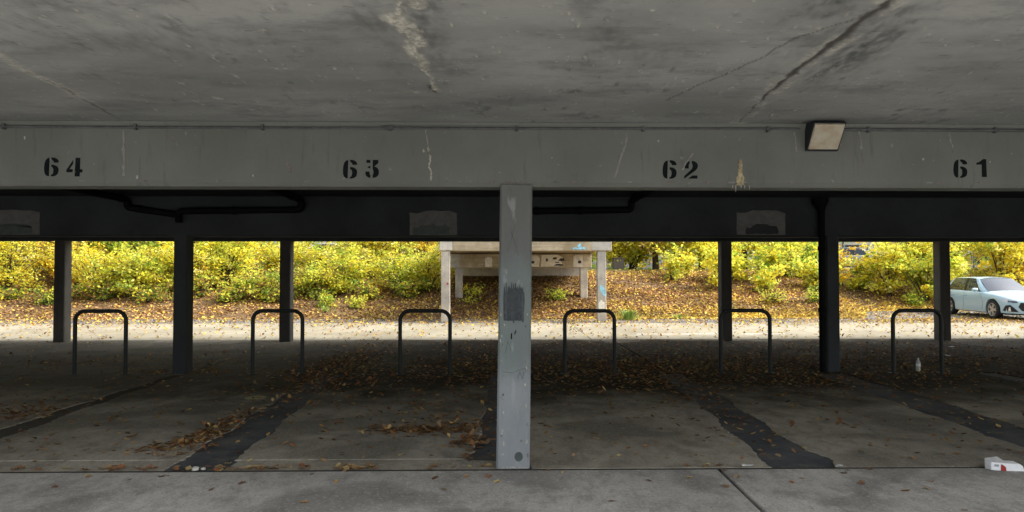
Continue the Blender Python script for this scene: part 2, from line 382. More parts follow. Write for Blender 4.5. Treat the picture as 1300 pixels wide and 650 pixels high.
# ------------------------------------------------------------------ parking floor: slabs, asphalt strips
floor = sheet('parking_floor', -32, 32, -3.6, 16.32, -0.045, M['joint'])
def plate(poly, zt, th, mat, name, parent, ch=0.008):
    """thick plate from a CCW outline with a small worn edge"""
    n = len(poly); P_ = [Vector((p[0], p[1])) for p in poly]; ins = []
    for i in range(n):
        a, b, c = P_[i-1], P_[i], P_[(i+1) % n]
        d1 = (b-a).normalized(); d2 = (c-b).normalized()
        nn = Vector((-d1.y, d1.x)) + Vector((-d2.y, d2.x)); nn = nn/max(0.3, nn.length_squared)*2
        ins.append(b + nn*ch)
    v = [(p.x, p.y, zt-th) for p in P_] + [(p.x, p.y, zt-ch*0.8) for p in P_] + [(p.x, p.y, zt) for p in ins]
    f = []
    for i in range(n):
        j = (i+1) % n
        f.append((i, j, n+j, n+i)); f.append((n+i, n+j, 2*n+j, 2*n+i))
    f.append(tuple(range(2*n, 3*n)))
    return MB().add(v, f).build(name, mat, parent, fix=False)
def wig(pts, amp=0.012, step=0.12, seed=0):
    r = random.Random(seed); out = []
    for (a, b) in zip(pts[:-1], pts[1:]):
        a = Vector(a); b = Vector(b); k = max(1, int((b-a).length/step)); nrm = Vector((-(b-a).y, (b-a).x)).normalized()
        for i in range(k):
            out.append(tuple(a.lerp(b, i/k) + nrm*(r.gauss(0, amp*0.45) + amp*1.2*math.sin((a.y+(b.y-a.y)*i/k)*5.3+seed))*(i > 0)))
    out.append(tuple(pts[-1])); return out
C0, SP = 0.13, 5.13; HB = SP/2
YF, YM, YR = 5.68, 10.97, 15.90     # front faces of the three column rows
# strip edges (left side, right side), y from 5.68 to 10.9
strips = {
 -2: ([(-5.24, 5.68), (-5.16, 7.0), (-5.18, 8.3), (-5.14, 10.9)], [(-4.76, 5.68), (-4.86, 7.0), (-4.94, 8.3), (-4.98, 10.9)]),
 -1: ([(-2.76, 5.68), (-2.76, 6.5), (-2.82, 8.1), (-2.86, 10.9)], [(-2.30, 5.68), (-2.29, 5.98), (-2.31, 6.86), (-2.42, 8.9), (-2.50, 10.9)]),
 0: ([(-0.30, 5.98), (-0.22, 6.25), (-0.20, 7.0), (-0.16, 10.9)], [(0.24, 5.98), (0.26, 6.4), (0.22, 8.0), (0.2, 10.9)]),
 1: ([(2.27, 5.68), (2.31, 6.13), (2.34, 6.94), (2.47, 8.5), (2.52, 10.9)], [(2.80, 5.68), (2.92, 5.9), (2.86, 6.06), (2.80, 6.25), (2.81, 6.6), (2.84, 7.2), (2.9, 8.9), (2.92, 10.9)]),
 2: ([(4.9, 5.68), (4.86, 6.3), (4.89, 7.2), (4.93, 8.4), (5.0, 10.9)], [(5.5, 5.68), (5.46, 7.0), (5.53, 8.0), (5.5, 10.9)]),
}
for k in (-6, -5, -4, -3, 3, 4, 5, 6):
    x = C0 + HB*k; strips[k] = ([(x-0.25, 5.68), (x-0.2, 7), (x-0.18, 10.9)], [(x+0.27, 5.68), (x+0.2, 7), (x+0.18, 10.9)])
W = {}
for k, (l, r) in strips.items(): W[k] = (wig(l, 0.02, 0.05, k*2+50), wig(r, 0.02, 0.05, k*2+51))
for k in range(-6, 7):
    l, r = W[k]
    ol = [(x-0.02, y) for x, y in l]; orr = [(x+0.02, y) for x, y in r]
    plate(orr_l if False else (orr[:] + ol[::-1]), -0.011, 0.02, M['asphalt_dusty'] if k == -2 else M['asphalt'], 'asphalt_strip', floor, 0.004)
for k in range(-6, 6):
    L_ = W[k][1]; R_ = W[k+1][0]
    if k == -1: L_ = L_
    y0 = 5.68
    lip = k in (-2, -1)
    pl = [p for p in L_]; pr = [p for p in R_]
    if k == -1:     # bay left of the near column: right edge meets the column strip, starts at the lip
        pr = [(0.11, 6.0), (-0.30, 5.99)] + R_
        pl = [(p[0], max(p[1], 5.99)) for p in L_ if p[1] > 5.9]
        poly = pr + pl[::-1]
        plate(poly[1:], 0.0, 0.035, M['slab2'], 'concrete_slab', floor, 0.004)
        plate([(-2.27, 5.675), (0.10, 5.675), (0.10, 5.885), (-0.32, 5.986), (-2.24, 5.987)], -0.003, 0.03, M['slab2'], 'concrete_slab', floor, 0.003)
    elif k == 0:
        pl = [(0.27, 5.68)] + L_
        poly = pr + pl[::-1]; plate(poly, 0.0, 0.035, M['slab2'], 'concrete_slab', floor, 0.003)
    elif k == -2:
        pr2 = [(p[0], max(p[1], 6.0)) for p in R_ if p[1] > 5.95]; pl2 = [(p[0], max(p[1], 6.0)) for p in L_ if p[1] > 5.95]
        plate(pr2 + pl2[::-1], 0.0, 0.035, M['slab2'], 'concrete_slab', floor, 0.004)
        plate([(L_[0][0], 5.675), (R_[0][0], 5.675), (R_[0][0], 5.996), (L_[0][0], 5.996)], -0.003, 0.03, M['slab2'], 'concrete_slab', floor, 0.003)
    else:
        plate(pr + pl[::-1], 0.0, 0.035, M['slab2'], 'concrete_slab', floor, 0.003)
for k in range(-6, 6):            # second row of bays up to the road edge
    a, b = C0+HB*k, C0+HB*(k+1)
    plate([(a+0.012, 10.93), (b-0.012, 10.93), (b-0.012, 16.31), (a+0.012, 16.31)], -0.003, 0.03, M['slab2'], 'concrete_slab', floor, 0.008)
for (a, b) in ((-19.5, -12.5), (-12.48, -5.4), (-5.38, None), (1.83, 8.6), (8.62, 15.6), (15.62, 22)):
    for (y0, y1) in ((-3.55, 0.6), (0.62, 5.632)):
        if b is None: poly = [(a, y0), (1.70, y0), (1.80, y1), (a, y1)]
        elif a == 1.83: poly = [(1.73, y0), (b, y0), (b, y1), (1.83, y1)]
        else: poly = [(a, y0), (b, y0), (b, y1), (a, y1)]
        plate(poly, 0.002, 0.04, M['slab'], 'concrete_slab', floor, 0.01)

MB().box(-19, 19, 5.634, 5.673, -0.043, -0.0015).build('joint_seal', M['joint'], floor)
# ------------------------------------------------------------------ parking deck
deck = empty('parking_deck', (0.13, 5.7, 0))
tag(deck, 'open concrete parking deck with grey ceiling, beams and square columns', 'parking deck')
deck.location = (0, 0, 0)
ZC = 2.872; BACK = 2.7  # back roof edge lies out of view, set to let sky light in
# ceiling over the aisle, fine grid where it is seen; stains follow the cracks
gx = np.arange(-5.4, 5.4001, 0.012); gy = np.arange(2.8, 5.681, 0.02); gy[-1] = 5.69
GX, GY = np.meshgrid(gx, gy)
wx = GX + 0.05*(fbm(GX*9, GY*9, 4)-0.5); wy = GY + 0.10*(fbm(GX*7+31, GY*7+9, 4)-0.5)
def dline(pts, X, Y):
    best = np.full(X.shape, 9.0); sgn = np.zeros(X.shape); tt = np.zeros(X.shape); n = len(pts)-1
    for i in range(n):
        ax, ay = pts[i]; bx, by = pts[i+1]; dx, dy = bx-ax, by-ay; q = dx*dx+dy*dy
        t = np.clip(((X-ax)*dx+(Y-ay)*dy)/q, 0, 1); d = np.hypot(X-ax-t*dx, Y-ay-t*dy)
        mk = d < best; best = np.where(mk, d, best); sgn = np.where(mk, X-(ax+t*dx), sgn); tt = np.where(mk, (i+t)/n, tt)
    return best, sgn, tt
stain = np.zeros(GX.shape); lime = np.zeros(GX.shape); crack = np.zeros(GX.shape)
n1 = fbm(GX*4+3, GY*2.2+8, 6); n2 = fbm(GX*14+7, GY*6+1, 5); n3 = fbm(GX*30, GY*12, 4); n4 = fbm(GX*2.2+90, GY*1.6+40, 6)
C1 = [(-0.46, 2.4), (-0.46, 3.1), (-0.49, 3.25), (-0.48, 3.4), (-0.48, 3.54), (-0.46, 3.68), (-0.48, 3.94), (-0.45, 4.14), (-0.43, 4.34), (-0.45, 4.75)]
d, sg, t = dline(C1, wx, wy); k = np.clip((4.9-GY)/1.8, 0, 1)
wd = 0.010 + 0.085*k*(0.15+1.7*n2*n1*2)
lime = np.maximum(lime, sstep(1.0, 0.45, d/wd)*np.clip(3.2*(n2-0.36)+1.6*(n3-0.5), 0, 0.85)*sstep(4.85, 4.5, GY))
lime = np.maximum(lime, sstep(0.012, 0.003, d+0.012*(n3-0.5))*0.95*sstep(4.8, 4.6, GY))
stain = np.maximum(stain, np.exp(-((sg-0.10)/0.13)**2)*k*np.clip(3.4*(n1-0.30), 0, 0.8)*sstep(5.0, 4.2, GY))
stain = np.maximum(stain, np.exp(-((sg+0.16)/0.10)**2)*k*np.clip(3.0*(n1-0.40), 0, 0.6))
crack = np.maximum(crack, sstep(0.05, 0.0, np.abs(sg+0.02))*sstep(0.62, 0.72, n3)*sstep(4.3, 4.45, GY)*sstep(5.0, 4.8, GY))
C2 = [(1.77, 2.4), (1.79, 3.06), (1.81, 3.18), (1.79, 3.28), (1.82, 3.49), (1.82, 3.65), (1.83, 3.82), (1.83, 4.02), (1.84, 4.26), (1.87, 4.61), (1.90, 4.9), (1.97, 5.44), (1.99, 5.6)]
d, sg, t = dline(C2, wx, wy); k2 = np.clip((5.7-GY)/2.0, 0.25, 1)
crack = np.maximum(crack, sstep(0.032*k2, 0.010*k2, d + 0.03*(n3-0.5))*0.85)
lime = np.maximum(lime, np.exp(-((d-0.05)/0.03)**2)*np.clip(2.2*(n2-0.42), 0, 0.75))
stain = np.maximum(stain, np.exp(-((sg-0.20)/0.17)**2)*np.clip(4.2*(n1-0.38), 0, 0.85)*sstep(5.0, 3.8, GY))
stain = np.maximum(stain, np.exp(-((sg+0.22)/0.17)**2)*np.clip(5*(n1-0.42), 0, 0.9)*sstep(4.5, 3.3, GY))
C3 = [(-2.75, 2.9), (-2.86, 3.94), (-2.93, 4.3), (-2.93, 4.57), (-2.99, 4.92), (-3.04, 5.23), (-3.1, 5.6)]
d, sg, t = dline(C3, wx, wy)
lime = np.maximum(lime, sstep(0.055, 0.01, d)*np.clip(0.2+1.4*(n2-0.3), 0, 0.7)*sstep(5.4, 4.6, GY))
crack = np.maximum(crack, sstep(0.012, 0.003, d+0.02*(n3-0.4))*0.7*sstep(4.1, 4.5, GY))
C4 = [(1.2, 4.9), (1.45, 4.18), (1.52, 3.93), (1.55, 3.72), (1.58, 3.59), (1.67, 3.44), (1.72, 3.33), (1.78, 3.2)]
d, sg, t = dline(C4, wx, wy); crack = np.maximum(crack, sstep(0.010, 0.003, d)*0.6)
stain = np.maximum(stain, np.clip(3.2*(n4-0.58), 0, 0.6)*sstep(4.8, 3.2, GY))
stain = stain*np.clip(0.25+2.2*(n3-0.28)+0.8*(n2-0.5), 0.15, 1.15)
stain = np.maximum(stain, np.clip(4.0*(n2-0.66), 0, 0.55)*sstep(0.45, 0.6, n4))
lime = np.maximum(lime, np.clip(6*(n3-0.74), 0, 0.6))
lamp_patch = np.exp(-(((GX-2.68)/0.16)**2)**2)*sstep(5.38, 5.56, GY); stain = np.maximum(stain, lamp_patch*0.8)  # darker patch on the ceiling above the lamp
ZG = ZC - 0.012*np.clip(lime, 0, 1)*(0.5+n3) + 0.006*crack + 0.004*(fbm(GX*1.5, GY*1.5)-0.5)
ny, nx = GX.shape; idx = np.arange(ny*nx).reshape(ny, nx)
q = np.stack([idx[:-1, :-1].ravel(), idx[1:, :-1].ravel(), idx[1:, 1:].ravel(), idx[:-1, 1:].ravel()], 1)
v = np.stack([GX.ravel(), GY.ravel(), ZG.ravel()], 1)
X0, X1 = -32.0, 32.0
zt = 3.16
ex = np.array([(X0, BACK, ZC), (X1, BACK, ZC), (X1, 2.8, ZC), (X0, 2.8, ZC), (X0, 5.69, ZC), (-5.4, 5.69, ZC), (-5.4, 2.8, ZC), (5.4, 2.8, ZC), (5.4, 5.69, ZC), (X1, 5.69, ZC),
               (X0, BACK, zt), (X1, BACK, zt), (X1, 5.69, zt), (X0, 5.69, zt)])
b = len(v)
eq = np.array([(0, 3, 2, 1), (3, 4, 5, 6), (7, 8, 9, 2), (10, 11, 12, 13), (0, 1, 11, 10), (5, 4, 13, 12)]) + b
me = bpy.data.meshes.new('ceiling'); fill(me, np.vstack([v, ex]), np.vstack([q, eq]))
pad = np.zeros(len(ex))
fattr(me, 'stain', np.concatenate([np.clip(stain, 0, 1).ravel(), pad])); fattr(me, 'lime', np.concatenate([np.clip(lime, 0, 1).ravel(), pad])); fattr(me, 'crack', np.concatenate([np.clip(crack, 0, 1).ravel(), pad]))
o = link('ceiling', me, M['ceiling'], deck); o['label'] = 'stained grey ceiling with lime-crusted cracks'
# ceiling over the two rows of bays + roof topping and edge
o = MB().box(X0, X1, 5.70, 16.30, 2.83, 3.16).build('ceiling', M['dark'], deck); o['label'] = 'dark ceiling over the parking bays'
MB().box(X0, X1, 16.12, 16.38, 3.165, 3.75).build('parapet', M['ramp'], deck)
MB().box(X0, X1, BACK+0.02, BACK+0.2, 3.165, 3.3).build('parapet', M['ramp'], deck)

def beam(y0, y1, z0, z1, ch, mat):
    prof = [(y0, z1), (y0, z0+ch*1.25), (y0+ch, z0), (y1-ch, z0), (y1, z0+ch), (y1, z1)]
    m = MB(); n = len(prof); xs_ = np.linspace(X0, X1, 129)
    for x in xs_: m.v += [(x, p[0], p[1]) for p in prof]
    for i in range(len(xs_)-1):
        for j in range(n-1): m.f.append((i*n+j, i*n+j+1, (i+1)*n+j+1, (i+1)*n+j))
    m.f.append(tuple(range(n))); m.f.append(tuple((len(xs_)-1)*n + j for j in range(n-1, -1, -1)))
    return m.build('beam', mat, deck)
bf = beam(YF, YF+0.28, 2.338, 2.866, 0.028, M['beam']); bf['label'] = 'near grey beam stencilled with bay numbers'
MB().add([(X0, YF-0.002, 2.815), (X1, YF-0.002, 2.815), (X1, YF-0.03, 2.868), (X0, YF-0.03, 2.868), (X0, YF+0.02, 2.868), (X1, YF+0.02, 2.868), (X0, YF+0.02, 2.815), (X1, YF+0.02, 2.815)],
         [(0, 1, 2, 3), (3, 2, 5, 4), (0, 6, 7, 1), (6, 4, 5, 7)]).build('fillet', M['beam'], bf)
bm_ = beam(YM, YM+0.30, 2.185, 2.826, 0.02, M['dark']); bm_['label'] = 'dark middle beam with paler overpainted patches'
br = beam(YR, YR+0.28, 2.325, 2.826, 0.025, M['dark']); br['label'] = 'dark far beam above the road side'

def column(x, y, wd, h, mat, chm=0.018, lean=0.0, lab=None, dp=0.27):
    m = MB(); hw = wd/2; n = 9; a = chm
    ring = [(-hw+a, 0), (hw-a, 0), (hw, a), (hw, dp-a), (hw-a, dp), (-hw+a, dp), (-hw, dp-a), (-hw, a)]
    for i in range(n):
        t = i/(n-1)
        for p in ring: m.v.append((x+p[0]*(1.02-0.03*t)+lean*(t-0.5), y+p[1], h*t))
    for i in range(n-1):
        for j in range(8): m.f.append((i*8+j, i*8+(j+1) % 8, (i+1)*8+(j+1) % 8, (i+1)*8+j))
    m.f.append(tuple(range(7, -1, -1))); m.f.append(tuple((n-1)*8+j for j in range(8)))
    o = m.build('column', mat, deck)
    if lab: o['label'] = lab
    return o
nearcol = column(0.127, YF-0.004, 0.272, 2.352, M['near_col'], 0.016, 0.028, 'near pale column with teal band and dark grey paint patch')
for k in (-2, -1, 1, 2): column(C0+SP*k, YF-0.004, 0.272, 2.352, M['near_col'], 0.016)
for k in range(-3, 4):
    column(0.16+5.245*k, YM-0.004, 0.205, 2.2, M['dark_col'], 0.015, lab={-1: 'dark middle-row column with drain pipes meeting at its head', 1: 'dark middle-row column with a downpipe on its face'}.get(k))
    column({-3: -15.3, -2: -10.12, -1: -4.96, 0: 0.15, 1: 5.32, 2: 10.5, 3: 15.6}[k], YR-0.004, 0.25, 2.34, M['far_col'], 0.015)

def decal(name, poly, y, mat, parent, th=0.002, lab=None):
    """thin paint or crust layer on a face that looks to -Y; poly in (x, z)"""
    n = len(poly); v = [(p[0], y-th, p[1]) for p in poly] + [(p[0], y+0.001, p[1]) for p in poly]
    f = [tuple(range(n))] + [(i, (i+1) % n, n+(i+1) % n, n+i) for i in range(n)]
    o = MB().add(v, f).build(name, mat, parent)
    if lab: o['label'] = lab
    return o
# stencilled numbers
DIG = {
 '6': [[(258,148),(215,165),(185,200),(168,260),(160,330),(163,400),(178,450),(205,480),(248,490)],
       [(290,148),(340,148),(390,170),(418,205),(420,238),(340,240),(322,205),(292,180)],
       [(295,275),(350,285),(395,310),(420,350),(420,400),(405,450),(365,480),(320,492),(285,490),(285,468),(315,450),(328,410),(328,360),(312,330),(288,312)]],
 '4': [[(682,190),(682,260),(620,358),(678,362),(672,415),(562,415),(562,375)],
       [(725,150),(808,150),(808,360),(850,362),(850,418),(805,420),(803,492),(712,492)]],
 '3': [[(565,148),(640,148),(638,202),(565,200)], [(638,250),(638,312),(580,282)],
       [(548,362),(622,362),(626,408),(640,428),(640,480),(600,472),(565,445),(546,405)],
       [(680,148),(785,148),(782,205),(710,268),(755,285),(790,330),(795,390),(780,435),(740,468),(680,480),(678,425),(692,400),(695,360),(685,330),(678,310)]],
 '2': [[(548,300),(548,240),(565,195),(600,165),(640,158),(638,205),(622,235),(622,300)],
       [(680,158),(730,165),(775,195),(795,245),(785,290),(750,335),(680,385),(540,490),(536,440),(600,385),(660,330),(690,290),(695,235),(682,205)],
       [(608,488),(690,430),(785,430),(782,488)]],
 '1': [[(595,210),(660,190),(720,140),(782,140),(790,475),(698,475),(695,240),(600,245)]],
}
def number(txt, xc, ztop, off2):
    sc = 0.156/345
    for ci, chh in enumerate(txt):
        m = MB()
        for poly in DIG[chh]:
            pts = [(xc + (px + (0 if ci == 0 else off2) - 500)*sc, ztop - (pz-147)*sc) for px, pz in poly]
            n = len(pts); y = YF
            m.add([(p[0], y-0.0018, p[1]) for p in pts] + [(p[0], y+0.001, p[1]) for p in pts], [tuple(range(n))] + [(i, (i+1) % n, n+(i+1) % n, n+i) for i in range(n)])
        o = m.build('stencil_digit', M['stencil'], bf); o['label'] = 'black stencilled %s of bay number %s' % (chh, txt)
number('64', -3.597, 2.569, 0); number('63', -1.146, 2.557, 25); number('62', 1.520, 2.562, 25); number('61', 3.986, 2.576, 0)
# lime streaks and drips on the near beam
def streak(pts, w0, mat, nm='lime_streak', seed=1):
    r = random.Random(seed); L_, R_ = [], []
    for (a, b_) in zip(pts[:-1], pts[1:]):
        for i in range(6):
            t = i/6; x = a[0]+(b_[0]-a[0])*t; zq = a[1]+(b_[1]-a[1])*t; ww = w0*r.uniform(0.3, 1.2)
            x += r.uniform(-0.004, 0.004); L_.append((x-ww, zq)); R_.append((x+ww, zq))
    decal(nm, L_+R_[::-1], YF, mat, bf, 0.003)
M['lime_dim'] = plain('lime_faint', (0.225, 0.228, 0.212), 0.85, var=0.2, scale=30)
streak([(-3.106, 2.80), (-3.10, 2.60), (-3.101, 2.385)], 0.010, M['lime_dim'], seed=1)
streak([(-0.617, 2.81), (-0.59, 2.66), (-0.578, 2.578)], 0.006, M['lime_dim'], seed=2)
streak([(-0.60, 2.66), (-0.575, 2.58), (-0.585, 2.50), (-0.565, 2.44), (-0.570, 2.375)], 0.008, M['lime'], seed=3)
streak([(1.069, 2.79), (1.06, 2.70), (1.028, 2.616), (0.985, 2.48), (0.961, 2.398)], 0.009, M['lime_dim'], seed=4)
streak([(1.62, 2.62), (1.56, 2.53), (1.53, 2.47)], 0.008, M['lime_dim'], seed=5)
streak([(2.479, 2.80), (2.49, 2.72), (2.50, 2.62)], 0.007, M['lime_dim'], seed=6)
streak([(3.03, 2.82), (3.045, 2.74), (3.055, 2.64)], 0.008, M['lime_dim'], seed=7)
streak([(3.055, 2.64), (3.06, 2.58), (3.068, 2.53)], 0.004, M['rust'], 'crack', seed=8)
streak([(3.795, 2.82), (3.81, 2.74), (3.833, 2.66)], 0.008, M['lime_dim'], seed=9)
streak([(-1.758, 2.53), (-1.735, 2.48), (-1.718, 2.44)], 0.012, M['rust'], 'crack', seed=10)
r_ = random.Random(4)
def crust(x, z0, z1, wmax, seed):
    r = random.Random(seed); m = MB(); rows = 16; cols = 8
    for i in range(rows):
        t = i/(rows-1); zq = z0+(z1-z0)*t; ww = wmax*(0.25+0.75*t**0.8)*r.uniform(0.7, 1.1)
        for j in range(cols):
            u = j/(cols-1)*2-1; m.v.append((x+u*ww+r.uniform(-.004, .004), YF-0.0025-0.014*max(0, 1-u*u)*r.uniform(0.3, 1), zq))
    for i in range(rows-1):
        for j in range(cols-1): m.f.append((i*cols+j, (i+1)*cols+j, (i+1)*cols+j+1, i*cols+j+1))
    o = m.build('lime_crust', M['lime_y'], bf); return o
crust(2.02, 2.57, 2.352, 0.036, 3)
for (x, l) in ((1.96, 0.02), (1.985, 0.05), (2.03, 0.015), (2.06, 0.022), (2.10, 0.03)):
    MB().tube([(x, YF+0.012, 2.352), (x+0.002, YF+0.011, 2.345-l*0.5), (x, YF+0.012, 2.345-l)], [0.005, 0.003, 0.001], 6).build('lime_drip', M['lime'], bf)
for i in range(26):
    x = r_.uniform(-4.0, 4.3); zq = r_.uniform(2.38, 2.8); s_ = r_.uniform(0.004, 0.011)
    decal('chip', [(x+s_*math.cos(a)*r_.uniform(.5, 1.2), zq+s_*1.6*math.sin(a)*r_.uniform(.5, 1.2)) for a in np.linspace(0, 5.4, 7)], YF, M['rust'] if i % 3 else M['lime'], bf, 0.0018)
r_ = random.Random(9)
for i in range(40):
    x = r_.uniform(-4.4, 4.6); s_ = r_.uniform(0.008, 0.03)
    decal('edge_chip', [(x+s_*1.6*math.cos(a)*r_.uniform(.5, 1.2), 2.378+s_*0.35*math.sin(a)*r_.uniform(.4, 1.1)) for a in np.linspace(0, 5.4, 8)], YF, M['rust'] if i % 4 else M['lime_dim'], bf, 0.0018)
# overpainted patches on the middle beam
def rough_rect(x0, x1, z0, z1, amp, seed, n=9):
    r = random.Random(seed); pts = []
    for i in range(n): pts.append((x0+(x1-x0)*i/n, z0+r.uniform(-amp, amp)*0.3))
    for i in range(5): pts.append((x1+r.uniform(-amp, amp)*0.5, z0+(z1-z0)*i/5))
    for i in range(n): pts.append((x1-(x1-x0)*i/n, z1+r.uniform(-amp, amp)-(0.04 if i in (0, n-1) else 0)))
    for i in range(5): pts.append((x0+r.uniform(-amp, amp)*0.5, z1-0.03-(z1-z0-0.03)*i/5))
    return pts
for i, (a, b_, z0, z1) in enumerate(((-8.2, -7.30, 2.21, 2.60), (-1.44, -0.68, 2.21, 2.60), (3.84, 4.63, 2.22, 2.61))):
    pz = decal('paint_patch', rough_rect(a, b_, z0, z1, 0.008, 20+i, 6), YM, M['over_light'], bm_, 0.003)
    decal('paint_patch', rough_rect(a+0.05+0.1*(i == 2), b_-0.12, z0+0.012, z0+0.16, 0.02, 30+i), YM-0.003, M['over_green'] if i < 2 else M['dark'], bm_, 0.002)
# near column patch, drips and marks
def colx(x, z): return x
PX = 0.127
M['grey_paint2'] = plain('overpaint_grey_thin', (0.040, 0.049, 0.054), 0.7, var=0.4, scale=30); M['grey_paint3'] = plain('overpaint_grey_faint', (0.055, 0.066, 0.07), 0.7, var=0.3, scale=30)
r_ = random.Random(21)
decal('paint_patch', rough_rect(0.042, 0.206, 1.222, 1.492, 0.010, 61), YF-0.004, M['grey_paint'], nearcol, 0.0016, 'dark grey overpaint patch')
for i in range(11):
    x = 0.042+0.0152*i; zt_ = 1.50+r_.uniform(0.0, 0.05); zb_ = 1.205+r_.uniform(0, 0.03); ww = r_.uniform(0.007, 0.011)
    decal('brush_stroke', [(x-ww*0.7, zb_), (x+ww*0.6, zb_-0.004), (x+ww, 1.30), (x+ww*0.9, 1.44), (x+ww*0.25, zt_), (x-ww*0.3, zt_-0.006), (x-ww, 1.42), (x-ww, 1.28)], YF-0.0056-0.0002*i, M[('grey_paint', 'grey_paint2', 'grey_paint3')[r_.choice((0, 0, 1, 1, 2))]], nearcol, 0.0012)
decal('paint_drip', [(0.094, 1.07), (0.105, 1.068), (0.106, 1.12), (0.096, 1.115)], YF-0.004, M['stencil'], nearcol, 0.002)
decal('paint_drip', [(0.127, 1.10), (0.142, 1.13), (0.136, 1.15), (0.122, 1.12)], YF-0.004, M['grey_paint'], nearcol, 0.002)
decal('patch_mark', [(0.16+0.035*math.cos(a), 0.10+0.04*math.sin(a)) for a in np.linspace(0, 5.9, 14)], YF-0.004, M['over_green'], nearcol, 0.002)
r_ = random.Random(12)
for i in range(26):
    sd_ = r_.choice((-1, 1)); zq = r_.uniform(0.02, 1.3); x = PX + sd_*r_.uniform(0.085, 0.118); s_ = r_.uniform(0.004, 0.011)
    decal('chip', [(x+s_*math.cos(a)*r_.uniform(.5, 1.1), zq+s_*2*math.sin(a)*r_.uniform(.5, 1.2)) for a in np.linspace(0, 5.4, 7)], YF-0.004, M['lime'] if i % 3 else M['rust'], nearcol, 0.0018)
for i in range(12):
    x = PX-0.12+0.02*i; s_ = 0.012
    decal('chip', [(x+s_*math.cos(a)*r_.uniform(.5, 1.1), 0.012+s_*0.8*math.sin(a)*r_.uniform(.5, 1.2)) for a in np.linspace(0, 5.4, 7)], YF-0.004, M['lime'], nearcol, 0.0018)
for pts in ([(0.06, 1.78), (0.10, 1.90), (0.13, 2.02)], [(0.16, 1.76), (0.13, 1.86), (0.09, 1.98)], [(0.03, 0.80), (0.10, 0.79), (0.18, 0.82), (0.22, 0.83)], [(0.15, 0.74), (0.17, 0.80), (0.19, 0.74), (0.205, 0.80)], [(0.05, 0.95), (0.07, 1.05), (0.10, 0.97)]):
    m = MB()
    for a, b_ in zip(pts[:-1], pts[1:]):
        dx, dz = b_[0]-a[0], b_[1]-a[1]; L = math.hypot(dx, dz); nx_, nz_ = -dz/L*0.0016, dx/L*0.0016
        m.add([(a[0]+nx_, YF-0.0058, a[1]+nz_), (a[0]-nx_, YF-0.0058, a[1]-nz_), (b_[0]-nx_, YF-0.0058, b_[1]-nz_), (b_[0]+nx_, YF-0.0058, b_[1]+nz_)], [(0, 1, 2, 3)])
    m.build('scribble', M['over_green'], nearcol)

# ------------------------------------------------------------------ lamp and conduit
lamp = empty('bulkhead_lamp', (2.673, YF, 2.66)); tag(lamp, 'square wedge-shaped bulkhead lamp with yellowed diffuser above number 61', 'lamp')
def lp(name, m, mat, **k):
    o = m.build(name, mat, lamp, **k); o.matrix_parent_inverse = Matrix.Translation(lamp.location).inverted(); return o
x0, x1 = 2.57, 2.835
lo, hi = (YF-0.03, 2.645), (YF-0.175, 2.845)
m = MB().add([(x0, YF-0.004, 2.64), (x1, YF-0.004, 2.64), (x1, YF-0.004, 2.862), (x0, YF-0.004, 2.862), (x0, lo[0], lo[1]-0.005), (x1, lo[0], lo[1]-0.005), (x1, hi[0], hi[1]), (x0, hi[0], hi[1]), (x1, hi[0]+0.02, 2.862), (x0, hi[0]+0.02, 2.862)],
             [(0, 1, 5, 4), (4, 5, 6, 7), (7, 6, 8, 9), (9, 8, 2, 3), (0, 4, 7, 9, 3), (1, 2, 8, 6, 5), (0, 3, 2, 1)])
lp('housing', m, M['lamp_body'])
dn = Vector((0, -(hi[1]-lo[1]), -(lo[0]-hi[0]))).normalized()
def dpt(u, v_, off): 
    return (x0+(x1-x0)*u, lo[0]+(hi[0]-lo[0])*v_+dn.y*off, lo[1]+(hi[1]-lo[1])*v_+dn.z*off)
a0 = [dpt(u, v_, 0.001) for u, v_ in ((0.03, 0.04), (0.97, 0.04), (0.97, 0.97), (0.03, 0.97))]; a1 = [dpt(u, v_, 0.016) for u, v_ in ((0.045, 0.06), (0.955, 0.06), (0.955, 0.95), (0.045, 0.95))]
lp('diffuser', MB().add(a0+a1, [(4, 5, 6, 7), (0, 1, 5, 4), (1, 2, 6, 5), (2, 3, 7, 6), (3, 0, 4, 7)]), M['diffuser'], bevel=0.006, seg=2)
cond = empty('conduit', (0, YF, 2.83)); tag(cond, 'thin dark cable conduit clipped along the top of the near beam', 'conduit')
def cp(name, m, sm=40):
    o = m.build(name, M['conduit'], cond, sm=sm); o.matrix_parent_inverse = Matrix.Translation(cond.location).inverted(); return o
zc = 2.822
pts = [(x, YF-0.018+0.001*math.sin(x*2), zc + 0.004*math.sin(x*0.7)) for x in np.linspace(-12, 2.52, 60)]
cp('pipe', MB().tube(pts, 0.0105, 8))
cp('pipe', MB().tube([(x, YF-0.020, zc+0.002*math.sin(x)) for x in np.linspace(2.81, 12, 30)], 0.013, 8))
cp('pipe', MB().tube([(x, YF-0.013, zc+0.024+0.004*math.sin(x*1.3)) for x in np.linspace(-1.0, 2.2, 20)], 0.006, 6))
for px in [-10.5, -9.43, -8.36, -7.3, -6.25, -5.2, -4.07, -3.0, -1.96, -0.91, 0.14, 1.2, 2.25, 3.1, 4.18, 5.25, 6.3, 7.4, 8.5]:
    m = MB().box(px-0.011, px+0.011, YF-0.034, YF-0.004, zc-0.024, zc+0.022).lathe([(0, -0.042), (0.007, -0.042), (0.007, -0.03), (0, -0.03)], 8, 'y', (px, YF, zc-0.016))
    cp('clip', m, None)
cp('junction', MB().box(-0.93-0.03, -0.93+0.05, YF-0.036, YF-0.004, zc-0.014, zc+0.014), None)

